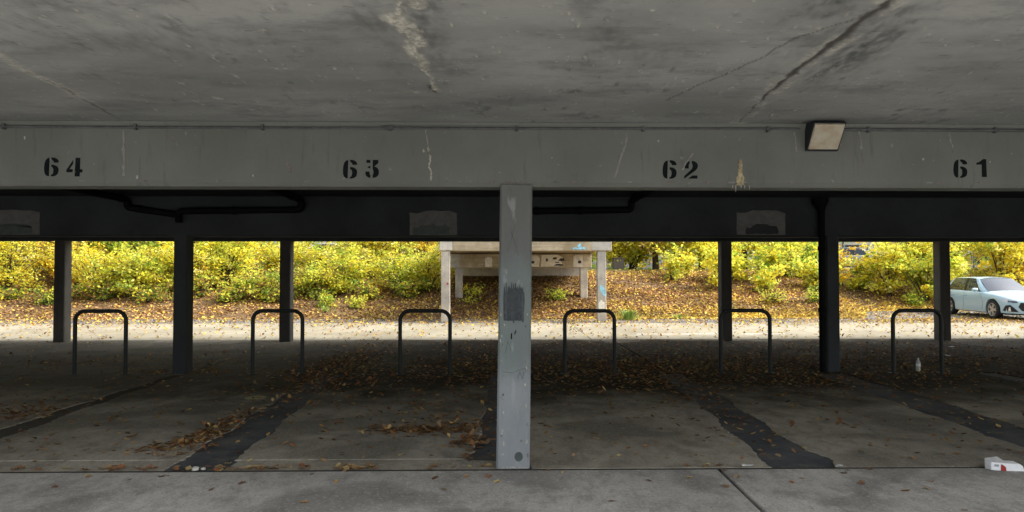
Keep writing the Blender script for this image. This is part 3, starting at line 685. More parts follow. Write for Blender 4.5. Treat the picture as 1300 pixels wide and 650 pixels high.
# ------------------------------------------------------------------ drain pipes
def elbowed(pts, r=0.08, n=6):
    out = [Vector(pts[0])]
    for i in range(1, len(pts)-1):
        p, a, b_ = Vector(pts[i]), Vector(pts[i-1]), Vector(pts[i+1])
        d1 = (a-p).normalized(); d2 = (b_-p).normalized(); rr = min(r, (a-p).length*.45, (b_-p).length*.45)
        for k in range(n+1):
            t = k/n; out.append((p+d1*rr)*(1-t)**2 + p*2*t*(1-t) + (p+d2*rr)*t*t)
    out.append(Vector(pts[-1])); return out
def drain(label, runs, collars):
    root = empty('drain_pipe', Vector(runs[0][0])); tag(root, label, 'drain pipe', 'black drain pipes under the inner ceiling')
    inv = Matrix.Translation(root.location).inverted()
    for r in runs:
        o = MB().tube(elbowed(r), 0.052, 12).build('pipe', M['pipe'], root, sm=50); o.matrix_parent_inverse = inv
    for (p, d_) in collars:
        p = Vector(p); d_ = Vector(d_).normalized()
        o = MB().tube([p-d_*0.035, p-d_*0.03, p+d_*0.03, p+d_*0.035], [0.056, 0.064, 0.064, 0.056], 12).build('collar', M['pipe'], root, sm=50); o.matrix_parent_inverse = inv
    return root
yb = YM-0.06
drain('black drain pipe stepping down from the ceiling to the left middle column, left branch', [[(-5.85, 8.6, 2.84), (-5.85, 8.6, 2.78), (-5.90, yb, 2.765), (-5.90, yb, 2.64), (-5.085, yb, 2.52), (-5.085, yb, 2.40)]], [((-5.90, yb-0.15, 2.766), (0, 1, 0)), ((-5.7, yb, 2.615), (1, 0, -.14))])
drain('black drain pipe running along the middle beam to the left middle column from the right', [[(-3.14, 8.8, 2.84), (-3.14, 8.8, 2.78), (-3.15, yb, 2.765), (-3.15, yb, 2.61), (-5.055, yb-0.09, 2.575), (-5.085, yb, 2.42)]], [((-3.15, yb, 2.69), (0, 0, 1)), ((-4.2, yb-0.03, 2.59), (1, 0, 0)), ((-3.145, yb-0.5, 2.767), (0, 1, 0))])
drain('black drain pipe along the middle beam just right of the near column', [[(2.12, 8.9, 2.84), (2.12, 8.9, 2.78), (2.12, yb, 2.765), (2.12, yb, 2.615), (0.20, yb, 2.585), (0.13, yb, 2.40)]], [((2.12, yb-0.3, 2.767), (0, 1, 0)), ((1.30, yb, 2.603), (1, 0, 0)), ((0.6, yb, 2.592), (1, 0, 0))])
dp = drain('black downpipe with hopper head standing against the right middle column', [[(5.19, yb-0.01, 2.72), (5.19, yb-0.01, 0.02)]], [((5.19, yb-0.01, z_), (0, 0, 1)) for z_ in (2.0, 1.0)])
o = MB().tube([(5.17, yb-0.01, 2.80), (5.17, yb-0.01, 2.73), (5.18, yb-0.01, 2.66), (5.19, yb-0.01, 2.58)], [0.13, 0.125, 0.08, 0.05], 12).build('hopper', M['pipe'], dp, sm=40)
o.matrix_parent_inverse = Matrix.Translation(dp.location).inverted()

# ------------------------------------------------------------------ hoops
def hoop_parts(root):
    w_, h_, r_ = 0.395, 1.0, 0.15; pts = [(-w_, 0, 0.0), (-w_, 0, 0.4), (-w_, 0, h_-r_)]
    for k in range(1, 9):
        a = math.pi - k*math.pi/16; pts.append((-w_+r_+r_*math.cos(a), 0, h_-r_+r_*math.sin(a)))
    pts += [(0, 0, h_)]
    for k in range(0, 9):
        a = math.pi/2 - k*math.pi/16; pts.append((w_-r_+r_*math.cos(a), 0, h_-r_+r_*math.sin(a)))
    pts += [(w_, 0, 0.4), (w_, 0, 0.0)]
    MB().tube(pts, 0.031, 14).build('tube', M['hoop'], root, sm=50)
    for s_ in (-1, 1): MB().lathe([(0.0, 0.008), (0.075, 0.008), (0.08, 0.0), (0.0, 0.0)][::-1], 16, 'z', (s_*w_, 0, 0)).build('base_plate', M['hoop'], root)
labs = ['leftmost black steel hoop between the outer left columns', 'black steel hoop standing just right of the left middle column', 'black steel hoop left of the near column in front of the ramp',
        'black steel hoop right of the near column in front of the ramp', 'black steel hoop overlapping a far column left of the downpipe', 'rightmost black steel hoop beside the plastic bottle']
h0 = None
for i, (x, y, rz, lab) in enumerate(zip((-6.30, -3.525, -1.18, 1.435, 3.94, 6.70), (10.93, 10.95, 10.90, 10.86, 10.90, 10.86), (0.01, -0.02, 0.015, 0.0, -0.015, 0.02), labs)):
    if h0 is None: h0 = empty('steel_hoop'); hoop_parts(h0); h = h0
    else: h = copy_tree(h0)
    h.location = (x, y, 0.0); h.rotation_euler = (0, 0, rz); tag(h, lab, 'hoop', 'black steel hoops at the head of the bays')

# ------------------------------------------------------------------ litter objects
bt = empty('plastic_bottle', (6.86, 11.10, 0)); tag(bt, 'small clear plastic bottle standing inside the rightmost hoop', 'bottle')
MB().lathe([(0, 0.0), (0.030, 0.0), (0.034, 0.008), (0.034, 0.05), (0.031, 0.06), (0.034, 0.07), (0.034, 0.125), (0.028, 0.15), (0.014, 0.175), (0.0125, 0.19), (0, 0.19)], 16).build('body', M['bottle'], bt, sm=40)
MB().lathe([(0, 0.188), (0.0155, 0.188), (0.0155, 0.207), (0, 0.208)], 14).build('cap', M['cap'], bt, sm=40)
MB().lathe([(0.0346, 0.075), (0.0346, 0.12)], 16).build('wrapper', M['carton'], bt, sm=40)
bx = empty('crushed_carton', (4.155, 5.56, 0.002), R(-2)); tag(bx, 'crushed white carton with red print lying on the floor joint', 'carton')
V8 = [(-0.135, -0.02, 0.006), (0.125, -0.032, 0.0), (0.118, 0.055, 0.0), (-0.142, 0.045, 0.0), (-0.128, -0.012, 0.068), (0.095, -0.022, 0.055), (0.088, 0.05, 0.062), (-0.145, 0.045, 0.086), (0.14, 0.005, 0.03), (-0.02, -0.028, 0.062), (-0.02, -0.030, 0.002), (-0.03, 0.05, 0.066)]
MB().add(V8, [(0, 10, 9, 4), (10, 1, 5, 9), (1, 8, 5), (1, 2, 8), (8, 2, 6), (8, 6, 5), (4, 9, 11, 7), (9, 5, 6, 11), (0, 4, 7, 3), (3, 7, 11), (2, 3, 11, 6), (0, 3, 2, 1, 10)]).build('body', M['carton'], bx, fix=True)
MB().add([(-0.15, 0.043, 0.085), (-0.128, -0.014, 0.069), (-0.03, -0.01, 0.082), (-0.045, 0.045, 0.10)], [(0, 1, 2, 3)]).build('flap', M['carton_in'], bx)
def fr(u, v_, off=0.002):      # point on the front face
    a, b_, c_, d_ = [Vector(V8[i]) for i in (0, 10, 9, 4)]; p = a.lerp(b_, u).lerp(d_.lerp(c_, u), v_); return (p.x, p.y-off, p.z)
MB().add([fr(*p) for p in ((0.62, 0.0), (1.0, 0.0), (0.98, 0.45), (0.86, 0.68), (0.74, 0.80), (0.64, 0.82))], [tuple(range(6))]).build('red_print', M['red'], bx)
m = MB()
for k in range(9):
    u = 0.2+0.035*k; m.add([fr(u, 0.48), fr(u+0.018+0.01*(k % 2), 0.48), fr(u+0.018+0.01*(k % 2), 0.78), fr(u, 0.78)], [(0, 1, 2, 3)])
m.build('barcode', M['grey_print'], bx)
tag(MB().lathe([(0.0, 0.004), (0.125, 0.004), (0.135, 0.0), (0.0, 0.0)][::-1], 28, 'z', (0, 0, 0)).build('round_cover', M['cover']), 'flat pale olive disc on the floor left of the asphalt strip', 'cover').location = (-3.14, 8.90, 0.001)
def stone(x, y, s, lab, seed):
    r = random.Random(seed); bm = bmesh.new(); bmesh.ops.create_icosphere(bm, subdivisions=2, radius=s)
    for v_ in bm.verts: v_.co *= r.uniform(0.8, 1.1); v_.co.z = max(v_.co.z*0.6, -s*0.3)
    me = bpy.data.meshes.new('stone'); bm.to_mesh(me); bm.free(); smooth(me, 60); o = link('stone', me, M['stone']); o.location = (x, y, s*0.3-0.002); tag(o, lab, 'stone')
stone(-2.50, 5.70, 0.032, 'larger pale pebble at the mouth of the left asphalt strip', 1)
stone(-2.44, 5.71, 0.022, 'smaller pale pebble beside the larger one at the left asphalt strip', 2)
for (x, y, a, lab) in ((9.7, 14.5, 0.4, 'torn white paper scrap on the floor near the right far column'), (2.06, 5.70, 0.1, 'white paper shred stuck on the floor joint right of the near column'), (2.83, 5.68, 0.8, 'white scrap at the right corner of the right asphalt strip'), (8.6, 13.0, 1.2, 'small pale scrap among dark leaves right of the bottle')):
    r = random.Random(int(x*10)); n = 8
    pts = [(0.06*math.cos(t)*r.uniform(.6, 1.2)*(2 if x > 8 else 1), 0.03*math.sin(t)*r.uniform(.6, 1.2)*(2 if x > 8 else 1), 0.004+r.uniform(0, 0.012)) for t in np.linspace(0, 5.5, n)]
    o = MB().add(pts + [(0, 0, 0.01)], [(i, (i+1) % n, n) for i in range(n)]).build('paper_scrap', M['paper']); o.location = (x, y, 0.003); o.rotation_euler = (0, 0, a); tag(o, lab, 'paper')

# ------------------------------------------------------------------ fallen leaves inside
BROWNS = np.array([(0.19, 0.105, 0.055), (0.25, 0.16, 0.08), (0.13, 0.075, 0.04), (0.30, 0.20, 0.09), (0.24, 0.11, 0.05), (0.36, 0.28, 0.13), (0.20, 0.15, 0.10)])
LEAFSH = []
def leaf_shape(seed):
    """curled leaf with lobed rim: centre fan, ~14 triangles, unit length 1"""
    r = random.Random(seed); n = 14; v = []; cx = r.uniform(0.25, 0.7); cy = r.uniform(-0.3, 0.5)
    for i in range(n):
        a = 2*math.pi*i/n; lob = 1.0 if seed % 2 else (1.0 if i % 2 == 0 else 0.68)
        x = 0.5*math.cos(a)*(lob if seed % 2 == 0 else 1); y = 0.30*math.sin(a)*lob*(1.25 if seed % 2 == 0 else 1.0)
        if i == 0: x *= 1.25
        v.append((x, y, cx*y*y*2.2 + cy*x*x*0.8 + r.uniform(-0.02, 0.03)))
    v.append((0, 0, 0.0)); zmin = min(p[2] for p in v); v = [(p[0], p[1], p[2]-zmin) for p in v]
    f = [(i, (i+1) % n, n) for i in range(n)]
    return np.array(v), np.array(f)
LEAFSH = [leaf_shape(s_) for s_ in range(6)]
leaf_meshes = []
for s_ in range(6):
    for ci in range(len(BROWNS)):
        me = bpy.data.meshes.new('fallen_leaf'); fill(me, LEAFSH[s_][0]*1.0, LEAFSH[s_][1]); cattr(me, 'leafcol', np.tile(BROWNS[ci]*1.5, (15, 1))); smooth(me); me.materials.append(M['litter']); leaf_meshes.append(me)
def leaf_cloud(name, P_, size, cols, mat, tilt=0.25, lift=0.0, kind=None, parent=None, rngl=None):
    """joined curled leaves lying at points P_ (N,3)"""
    r = rngl if rngl is not None else rng; N = len(P_); sh = r.integers(0, 6, N); V = np.zeros((N, 15, 3))
    for k in range(6): V[sh == k] = LEAFSH[k][0]
    V = V*size[:, None, None]
    flip = r.random(N) < 0.3; V[flip, :, 2] = V[flip, :, 2].max(axis=1, keepdims=True)-V[flip, :, 2]
    a = r.random(N)*2*np.pi; tx = r.normal(0, tilt, N); c_, s_ = np.cos(a), np.sin(a)
    V[:, :, 2] += V[:, :, 0]*np.tan(np.clip(tx, -0.9, 0.9))[:, None]; V[:, :, 2] -= V[:, :, 2].min(axis=1, keepdims=True)
    x = V[:, :, 0]*c_[:, None]-V[:, :, 1]*s_[:, None]; y = V[:, :, 0]*s_[:, None]+V[:, :, 1]*c_[:, None]
    V[:, :, 0] = x; V[:, :, 1] = y; V += P_[:, None, :]; V[:, :, 2] += lift
    F_ = LEAFSH[0][1]; q = (F_[None]+np.arange(N)[:, None, None]*15).reshape(-1, 3)
    me = bpy.data.meshes.new(name); fill(me, V.reshape(-1, 3), q); cattr(me, 'leafcol', np.repeat(cols, 15, axis=0)); smooth(me)
    o = link(name, me, mat, parent)
    if kind: o['kind'] = kind
    return o
# clusters (x, y, sx, sy, rot, n) on the bays
CL = [(-0.75, 7.05, 0.32, 0.09, 0.0, 200), (-0.60, 7.3, 0.38, 0.22, 0.3, 150), (-0.28, 6.6, 0.10, 0.24, 0.1, 110), (-2.95, 6.75, 0.13, 0.26, -0.15, 190), (-2.92, 7.4, 0.10, 0.42, 0.0, 150), (-3.0, 6.4, 0.22, 0.12, 0.0, 60),
      (-5.6, 7.9, 0.30, 0.25, 0, 120), (-5.4, 8.3, 0.25, 0.3, 0, 70), (-0.6, 8.3, 0.5, 0.6, 0, 110), (2.5, 7.8, 0.18, 0.9, 0.1, 60), (2.3, 9.6, 0.6, 0.7, 0, 240), (1.7, 11.6, 1.4, 1.1, 0, 1900), (4.2, 11.6, 1.5, 1.1, 0, 1800),
      (7.6, 12.6, 1.8, 1.2, 0, 1900), (4.6, 9.9, 1.2, 0.5, 0, 260), (-2.75, 11.3, 0.40, 1.5, 0.05, 1300), (-2.7, 14.0, 0.30, 1.2, 0, 220), (-0.6, 11.4, 0.8, 1.0, 0, 800), (-0.3, 13.5, 0.6, 1.2, 0, 200), (-7.6, 12.4, 0.9, 0.35, 0.3, 160), (-5.1, 11.2, 0.6, 0.3, 0, 160), (-5.2, 13, 0.3, 1, 0, 80),
      (1.0, 14.6, 2.0, 0.9, 0, 260), (6.5, 15.0, 3.0, 0.8, 0, 420), (11.2, 12.5, 1.2, 1.0, 0, 300), (-10.5, 12, 1.0, 1.0, 0, 150), (5.1, 7.6, 0.15, 0.6, 0, 30)]
Pts = []
for (x, y, sx, sy, rot, n) in CL:
    u = rng.normal(0, 1, (n, 2))*np.array([sx, sy]); c_, s_ = math.cos(rot), math.sin(rot)
    Pts.append(np.stack([x+u[:, 0]*c_-u[:, 1]*s_, y+u[:, 0]*s_+u[:, 1]*c_], 1))
Pts.append(np.stack([rng.uniform(-9, 9, 1500), rng.uniform(5.9, 10.5, 1500)], 1)); Pts.append(np.stack([rng.uniform(-13, 13, 1800), rng.uniform(10.0, 16.3, 1800)], 1))
Pts = np.vstack(Pts); Pts = Pts[(Pts[:, 1] > 5.75) & (Pts[:, 1] < 16.3)]
near_mask = (Pts[:, 1] < 7.1) & (np.abs(Pts[:, 0]) < 4.9); nearP = Pts[near_mask]; nearP = nearP[np.argsort(nearP[:, 1])]
first = nearP[:150]; rest = np.vstack([Pts[~near_mask], nearP[150:]])
N = len(rest)
zl = rng.exponential(0.006, N) + 0.002
cols = BROWNS[rng.integers(0, len(BROWNS), N)]*rng.uniform(0.35, 1.25, (N, 1))*np.where(rest[:, 1] > 9.0, 1.35, 1.45)[:, None]*np.array([1.12, 1.0, 0.85])
o = leaf_cloud('leaf_litter', np.stack([rest[:, 0], rest[:, 1], zl], 1), rng.uniform(0.035, 0.078, N), cols, M['litter'], 0.25, kind='stuff')
tag(o, 'drifts of dry brown leaves over the dark bay floor', 'leaf litter')
# single leaves in front: near bay floor, along the joint, on the aisle slab
def one_leaf(x, y, s, lab, grp, z=0.003):
    li_ = random.randrange(len(leaf_meshes)); lab = lab % ['brown', 'light brown', 'dark brown', 'tan', 'reddish brown', 'yellowish', 'dull brown'][li_ % 7]
    o = bpy.data.objects.new('fallen_leaf', leaf_meshes[li_]); COL.objects.link(o)
    o.location = (x, y, z); o.scale = (s, s, s); o.rotation_euler = (random.gauss(0, 0.18), random.gauss(0, 0.18), random.uniform(0, 6.28)); tag(o, lab, 'leaf', grp)
random.seed(5)
for p in first: one_leaf(p[0], p[1], random.uniform(0.035, 0.075), 'dry %s leaf on the bay floor ' + ('left of the left asphalt strip' if p[0] < -2.9 else 'heaped along the left asphalt strip' if p[0] < -2.2 else 'between left asphalt strip and near column' if p[0] < 0 else 'right of the near column'), 'single leaves on the front bay floor')
for (xc, sp, n, wh) in ((-3.0, 0.25, 26, 'left of the left strip mouth'), (-2.25, 0.05, 6, 'at the left strip mouth'), (-1.95, 0.22, 34, 'right of the left strip mouth'), (-1.2, 0.13, 30, 'midway between strip and near column'), (-0.75, 0.2, 8, 'a little left of the near column'), (-0.15, 0.1, 4, 'at the foot of the near column'), (1.75, 0.08, 7, 'where the aisle joint meets it'), (-3.6, 0.3, 6, 'near the left picture edge')):
    for i in range(n): one_leaf(random.gauss(xc, sp), 5.70+abs(random.gauss(0, 0.06))-0.03, random.uniform(0.04, 0.085), 'dry %s leaf along the floor joint ' + wh, 'leaves along the floor joint', 0.004+random.uniform(0, 0.012))
for i in range(38): one_leaf(random.uniform(-3.4, 3.4), 5.62-abs(random.gauss(0, 0.35)), random.uniform(0.04, 0.08), 'stray dry %s leaf on the front aisle slab', 'stray leaves on the aisle slab')
# leaves that stick in the front slab joint are dark crumbs
r2 = np.random.default_rng(5); N = 420
P_ = np.stack([r2.uniform(-4.4, 4.4, N), r2.normal(5.66, 0.014, N), r2.uniform(-0.04, -0.012, N)], 1); P2 = np.stack([1.815-0.1*(5.65-np.linspace(4.3, 5.65, 120))/1.35*1.0+r2.normal(0, 0.006, 120), np.linspace(4.3, 5.65, 120), np.full(120, -0.035)], 1)
P_ = np.vstack([P_, P2]); N = len(P_)
tag(leaf_cloud('joint_debris', P_, r2.uniform(0.012, 0.035, N), BROWNS[r2.integers(0, 7, N)]*0.3, M['litter'], 0.3, kind='stuff', rngl=r2), 'crumbled leaf debris in the floor joints', 'debris')

# ------------------------------------------------------------------ ramp bridge
ramp = empty('access_ramp'); tag(ramp, 'weathered concrete ramp on four columns running from the road edge onto the bank', 'ramp')
RX0, RX1 = -1.92, 3.60
f1 = MB().box(RX0, RX1, 21.80, 22.12, 2.268, 2.76).build('beam', M['ramp_beam'], ramp, bevel=0.02); f1['label'] = 'front cross beam of the ramp with a blue spray mark'
f2 = MB().box(RX0+0.05, RX1-0.06, 26.2, 26.5, 1.752, 2.29).build('beam', M['ramp_beam'], ramp, bevel=0.02); f2['label'] = 'rear cross beam of the ramp with white graffiti'
MB().box(RX0, RX1, 29.4, 29.8, 0.9, 1.93).build('abutment', M['ramp'], ramp, bevel=0.02)
m = MB(); prof = [(21.74, 2.782), (22.15, 2.765), (24.0, 2.555), (26.5, 2.295), (30.6, 1.86)]
v = []
for (y, z_) in prof: v += [(RX0-0.02, y, z_), (RX1+0.02, y, z_), (RX0-0.02, y, z_+0.24), (RX1+0.02, y, z_+0.24)]
f = []
for i in range(len(prof)-1):
    a = i*4; f += [(a, a+1, a+5, a+4), (a+2, a+6, a+7, a+3), (a, a+4, a+6, a+2), (a+1, a+3, a+7, a+5)]
f += [(0, 2, 3, 1), (16, 17, 19, 18)]
m.add(v, f); m.build('deck_slab', M['ramp_beam'], ramp)
for x in (RX0+0.02, RX1-0.16):
    v = []
    for (y, z_) in prof: v += [(x, y, z_+0.245), (x+0.14, y, z_+0.245), (x, y, z_+0.75), (x+0.14, y, z_+0.75)]
    MB().add(v, f).build('kerb', M['ramp'], ramp)
cols_ = []
for (x, y, zb, zt_) in ((-1.72, 21.82, -0.01, 2.27), (3.28, 21.82, -0.01, 2.27), (-1.55, 26.22, 0.25, 1.755), (3.25, 26.22, 0.25, 1.755)):
    cols_.append(MB().box(x-0.14, x+0.14, y, y+0.27, zb, zt_).build('column', M['ramp'], ramp, bevel=0.018))
def patch(x0, x1, z0, z1, y, mat, seed, par, amp=0.03): return decal('spray_mark', rough_rect(x0, x1, z0, z1, amp, seed), y, mat, par, 0.004)
M['pale'] = concrete('pale_weathered', (0.52, 0.50, 0.45), 0.35, (1, 0.97, 0.92), 0.9, 0.3, 0.6, True)
for (a, b_) in ((RX0+0.02, RX0+0.42), (RX1-0.62, RX1-0.02)): decal('bare_patch', rough_rect(a, b_, 2.30, 2.73, 0.02, int(a*10)), 21.80, M['pale'], f1, 0.003)
for (a, b_) in ((RX0+0.08, RX0+0.4), (RX1-0.75, RX1-0.4)): decal('bare_patch', rough_rect(a, b_, 1.78, 2.26, 0.02, int(a*10)+7), 26.2, M['pale'], f2, 0.003)
patch(2.35, 2.75, 2.33, 2.40, 21.797, M['graf_blue'], 1, f1); patch(2.5, 2.62, 2.40, 2.50, 21.80, M['graf_blue'], 2, f1)
decal('spray_mark', [(3.20, 1.05), (3.32, 0.86), (3.40, 0.80), (3.41, 1.0), (3.33, 1.12), (3.24, 1.20)], 21.82, M['graf_blue'], cols_[1], 0.004)
decal('spray_mark', [(3.18, 0.30), (3.36, 0.28), (3.37, 0.62), (3.26, 0.72), (3.17, 0.60)], 21.82, M['graf_white'], cols_[1], 0.004)
decal('spray_mark', [(-1.68, 1.20), (-1.62, 1.20), (-1.62, 1.26), (-1.68, 1.26)], 21.82, M['red'], cols_[0], 0.004)
patch(-0.55, -0.28, 1.79, 2.16, 26.2, M['graf_white'], 3, f2, 0.015)
decal('graffiti', [(1.05, 1.80), (1.52, 1.80), (1.55, 2.12), (1.48, 2.22), (1.1, 2.24), (1.02, 2.1)], 26.2, M['graf_white'], f2, 0.004)
decal('graffiti', [(1.60, 1.80), (2.30, 1.82), (2.42, 1.92), (2.34, 2.02), (2.48, 2.06), (2.40, 2.18), (2.2, 2.26), (1.62, 2.25)], 26.2, M['graf_white'], f2, 0.004)
for (a, b_, c_, d_) in ((1.2, 1.34, 1.92, 2.02), (1.78, 1.86, 2.0, 2.12), (2.05, 2.2, 2.08, 2.17), (2.1, 2.45, 1.84, 1.90), (2.28, 2.5, 2.02, 2.12), (2.12, 2.30, 1.95, 1.99), (3.02, 3.15, 1.93, 2.03)):
    decal('graffiti', rough_rect(a, b_, c_, d_, 0.015, int(a*100)), 26.196, M['graf_black'], f2, 0.004)

# ------------------------------------------------------------------ foliage
PAL = dict(y=(0.96, 0.79, 0.07), ol=(0.42, 0.44, 0.08), yg=(0.76, 0.78, 0.11), g=(0.36, 0.52, 0.08), o=(0.88, 0.55, 0.05), b=(0.40, 0.25, 0.10), py=(0.95, 0.88, 0.30), dg=(0.14, 0.23, 0.05))
def leaves(name, P_, size, cols, mat, parent=None, kind=None, r=None, flat=0.0):
    r = r if r is not None else rng; N = len(P_)
    d1 = r.normal(0, 1, (N, 3)); d1[:, 2] = d1[:, 2]*0.5-0.25; d1 /= np.linalg.norm(d1, axis=1, keepdims=True)
    d2 = r.normal(0, 1, (N, 3)); d2[:, 2] *= 0.6; d2 -= d1*(d1*d2).sum(1, keepdims=True); d2 /= np.linalg.norm(d2, axis=1, keepdims=True)
    nn = np.cross(d1, d2)
    s_ = size[:, None]
    V = np.stack([P_-d1*s_*0.5, P_+d2*s_*0.30+nn*s_*0.08, P_+d1*s_*0.55, P_-d2*s_*0.30+nn*s_*0.08], 1)
    q = np.arange(N*4).reshape(N, 4)
    me = bpy.data.meshes.new(name); fill(me, V.reshape(-1, 3), q); cattr(me, 'leafcol', np.repeat(cols, 4, axis=0))
    o = link(name, me, mat, parent)
    if kind: o['kind'] = kind
    return o
def pick(mix, n, r):
    keys = list(mix); p = np.array([mix[k] for k in keys], float); p /= p.sum()
    return np.array([PAL[k] for k in keys])[r.choice(len(keys), n, p=p)]
def shrub(name, x, y, h, rx, mix, label, cat, seed, nl=4200, stems=9, group='shrubs on the bank', size=0.15, bark='bark', low=0.12):
    r = np.random.default_rng(seed); root = empty(name, (x, y, float(hgt(x, y))-0.03)); tag(root, label, cat, group)
    m = MB(); tips = []
    for i in range(stems):
        a = r.uniform(0, 6.28); sp = r.uniform(0.15, 1.0)*rx; hh = h*r.uniform(0.6, 1.0)*(1-0.28*(sp/rx)**2)
        p0 = np.array([r.normal(0, 0.10), r.normal(0, 0.10), 0]); p3 = np.array([math.cos(a)*sp, math.sin(a)*sp*0.75, hh])
        pm = p0*0.45+p3*0.55 + np.array([-math.cos(a)*sp*0.15, -math.sin(a)*sp*0.15, hh*0.10])
        C_ = [(1-t)**2*p0+2*t*(1-t)*pm+t*t*p3 for t in np.linspace(0, 1, 7)]
        m.tube(C_, [0.034*(1-0.75*t)*max(h, 1.2)/2.5 for t in np.linspace(0, 1, 7)], 5)
        for t in r.uniform(low, 1.0, 6):
            j = min(5, int(t*6)); b0 = C_[j]*(1-(t*6-j))+C_[j+1]*(t*6-j); a2 = r.uniform(0, 6.28); L = r.uniform(0.2, 0.62)*rx*(1.1-0.4*t)
            b1 = b0+np.array([math.cos(a2)*L, math.sin(a2)*L, r.uniform(-0.15, 0.35)*L])
            m.tube([b0, (b0+b1)/2+np.array([0, 0, 0.05*L]), b1], [0.009, 0.007, 0.004], 4); tips += [b1, (b0*0.4+b1*0.6)]
        tips.append(p3)
    for i in range(stems):          # loose arching shoots that break the outline
        a = r.uniform(0, 6.28); sp = r.uniform(0.5, 1.35)*rx; hh = h*r.uniform(0.75, 1.3)
        p3 = np.array([math.cos(a)*sp, math.sin(a)*sp*0.8, hh]); C_ = [p3*t*np.array([t**0.6, t**0.6, 1.0]) + np.array([0, 0, 0.12*h*math.sin(math.pi*t)]) for t in np.linspace(0.02, 1, 7)]
        m.tube(C_, [0.016*(1-0.7*t) for t in np.linspace(0, 1, 7)], 4); tips += [C_[4], C_[5], C_[6]]
    m.build('stem', M[bark], root)
    T = np.array(tips); T[:, 2] = np.maximum(T[:, 2], 0.12); k = r.integers(0, len(T), nl); ccol = pick(mix, len(T), r)
    spr = r.uniform(0.6, 1.7, len(T))[k][:, None]; P_ = T[k]+r.normal(0, 1, (nl, 3))*np.array([0.15, 0.15, 0.10])*(0.5+0.25*rx)*spr
    P_[:, 2] = np.maximum(P_[:, 2], 0.05)
    cols = np.where((r.random(nl) < 0.7)[:, None], ccol[k], pick(mix, nl, r))*r.uniform(0.7, 1.15, (nl, 1))
    leaves('crown', P_, r.uniform(0.6, 1.25, nl)*size, np.clip(cols, 0, 0.96), M['leaf'], root, r=r)
    return root
def tree(x, y, h, rx, zlow, mix, label, seed, nl=6000, tr=0.16, bark='bark', lean=0.0, size=0.13, name='tree', limbs=11):
    r = np.random.default_rng(seed); z0 = float(hgt(x, y))-0.05; root = empty(name, (x, y, z0)); tag(root, label, 'tree', 'trees above the bank')
    C_ = [np.array([lean*t*h*0.6+0.10*math.sin(3*t+seed), 0.08*math.cos(2.3*t+seed), h*0.8*t]) for t in np.linspace(0, 1, 9)]
    m = MB().tube(C_, [tr*(1.25 if i == 0 else 1.0)*(1-0.75*i/8) for i in range(9)], 10)
    tips = []
    for i in range(limbs):
        lowl = i < limbs*0.45; t = r.uniform(0.14, 0.34) if lowl else r.uniform(0.3, 0.98); j = min(7, int(t*8)); b0 = C_[j]*(1-(t*8-j))+C_[j+1]*(t*8-j); a = r.uniform(0, 6.28)+i*2.4; L = rx*r.uniform(0.65, 1.05)*(1.15-0.5*t)
        b2 = b0+np.array([math.cos(a)*L, math.sin(a)*L, r.uniform(-0.05, 0.45)*L]); 
        if lowl: b2[2] = r.uniform(zlow-0.7, zlow+0.9)
        b1 = (b0+b2)/2+np.array([0, 0, 0.18*L]); Q = [(1-s_)**2*b0+2*s_*(1-s_)*b1+s_*s_*b2 for s_ in np.linspace(0, 1, 6)]
        m.tube(Q, [tr*0.36*(1-0.8*s_) for s_ in np.linspace(0, 1, 6)], 6)
        for s_ in r.uniform(0.35, 1.0, 7):
            c_ = Q[min(5, int(s_*5))]; e = c_+r.normal(0, 1, 3)*np.array([0.5, 0.5, 0.35])*rx*0.33; m.tube([c_, (c_+e)/2+np.array([0, 0, 0.05]), e], [0.014, 0.01, 0.005], 4); tips += [e, (c_+e)/2]
    m.build('trunk', M[bark], root)
    T = np.array(tips); wt = np.where(T[:, 2] < 2.4, 3.0, 1.0); k = r.choice(len(T), nl, p=wt/wt.sum()); ccol = pick(mix, len(T), r)
    P_ = T[k]+r.normal(0, 1, (nl, 3))*np.array([0.36, 0.36, 0.24]); kk = P_[:, 2] > 0.15; P_ = P_[kk]; k = k[kk]
    cols = np.where((r.random(len(P_)) < 0.7)[:, None], ccol[k], pick(mix, len(P_), r))*r.uniform(0.75, 1.12, (len(P_), 1))
    leaves('crown', P_, r.uniform(0.7, 1.25, len(P_))*size, np.clip(cols, 0, 0.96), M['leaf'], root, r=r)
    return root
Y_ = dict(y=4.6, py=1.6, yg=3.4, o=0.4, ol=0.7, b=0.2, g=0.5); YG = dict(yg=4.2, y=2.4, g=1.8, py=1.0, ol=0.8, b=0.2); G_ = dict(g=4, yg=3, dg=1, y=0.6); O_ = dict(y=3, o=2, b=1, yg=1); LOW = dict(g=2, yg=2, y=1.5, b=2, dg=1.2)
sid = 100
front = [(-20.6, 26.6, 1.9, Y_), (-18.9, 26.4, 2.0, Y_), (-17.2, 26.8, 1.9, O_), (-15.7, 26.5, 1.9, Y_), (-14.0, 26.6, 1.9, YG), (-12.2, 26.3, 1.75, Y_), (-10.6, 26.6, 1.9, YG), (-9.0, 26.2, 1.0, LOW), (-7.4, 26.2, 1.0, LOW), (-5.9, 26.3, 1.6, YG), (-4.3, 26.6, 1.75, YG), (-2.9, 27.0, 1.6, YG)]
flab = ['yellow shrub at the left edge of the bank', 'bright yellow shrub left of the outer left column', 'orange-flecked shrub right of the outer left column', 'yellow shrub behind the leftmost hoop', 'yellow-green shrub left of the left middle column', 'yellow shrub just right of the left middle column',
        'yellow-green shrub behind the second hoop', 'low dull green shrub below the parked white car', 'low leafy shrub mixed with brown near the road', 'yellow-green shrub left of the third hoop', 'taller yellow-green shrub a little left of the ramp', 'yellow-green shrub beside the left ramp column']
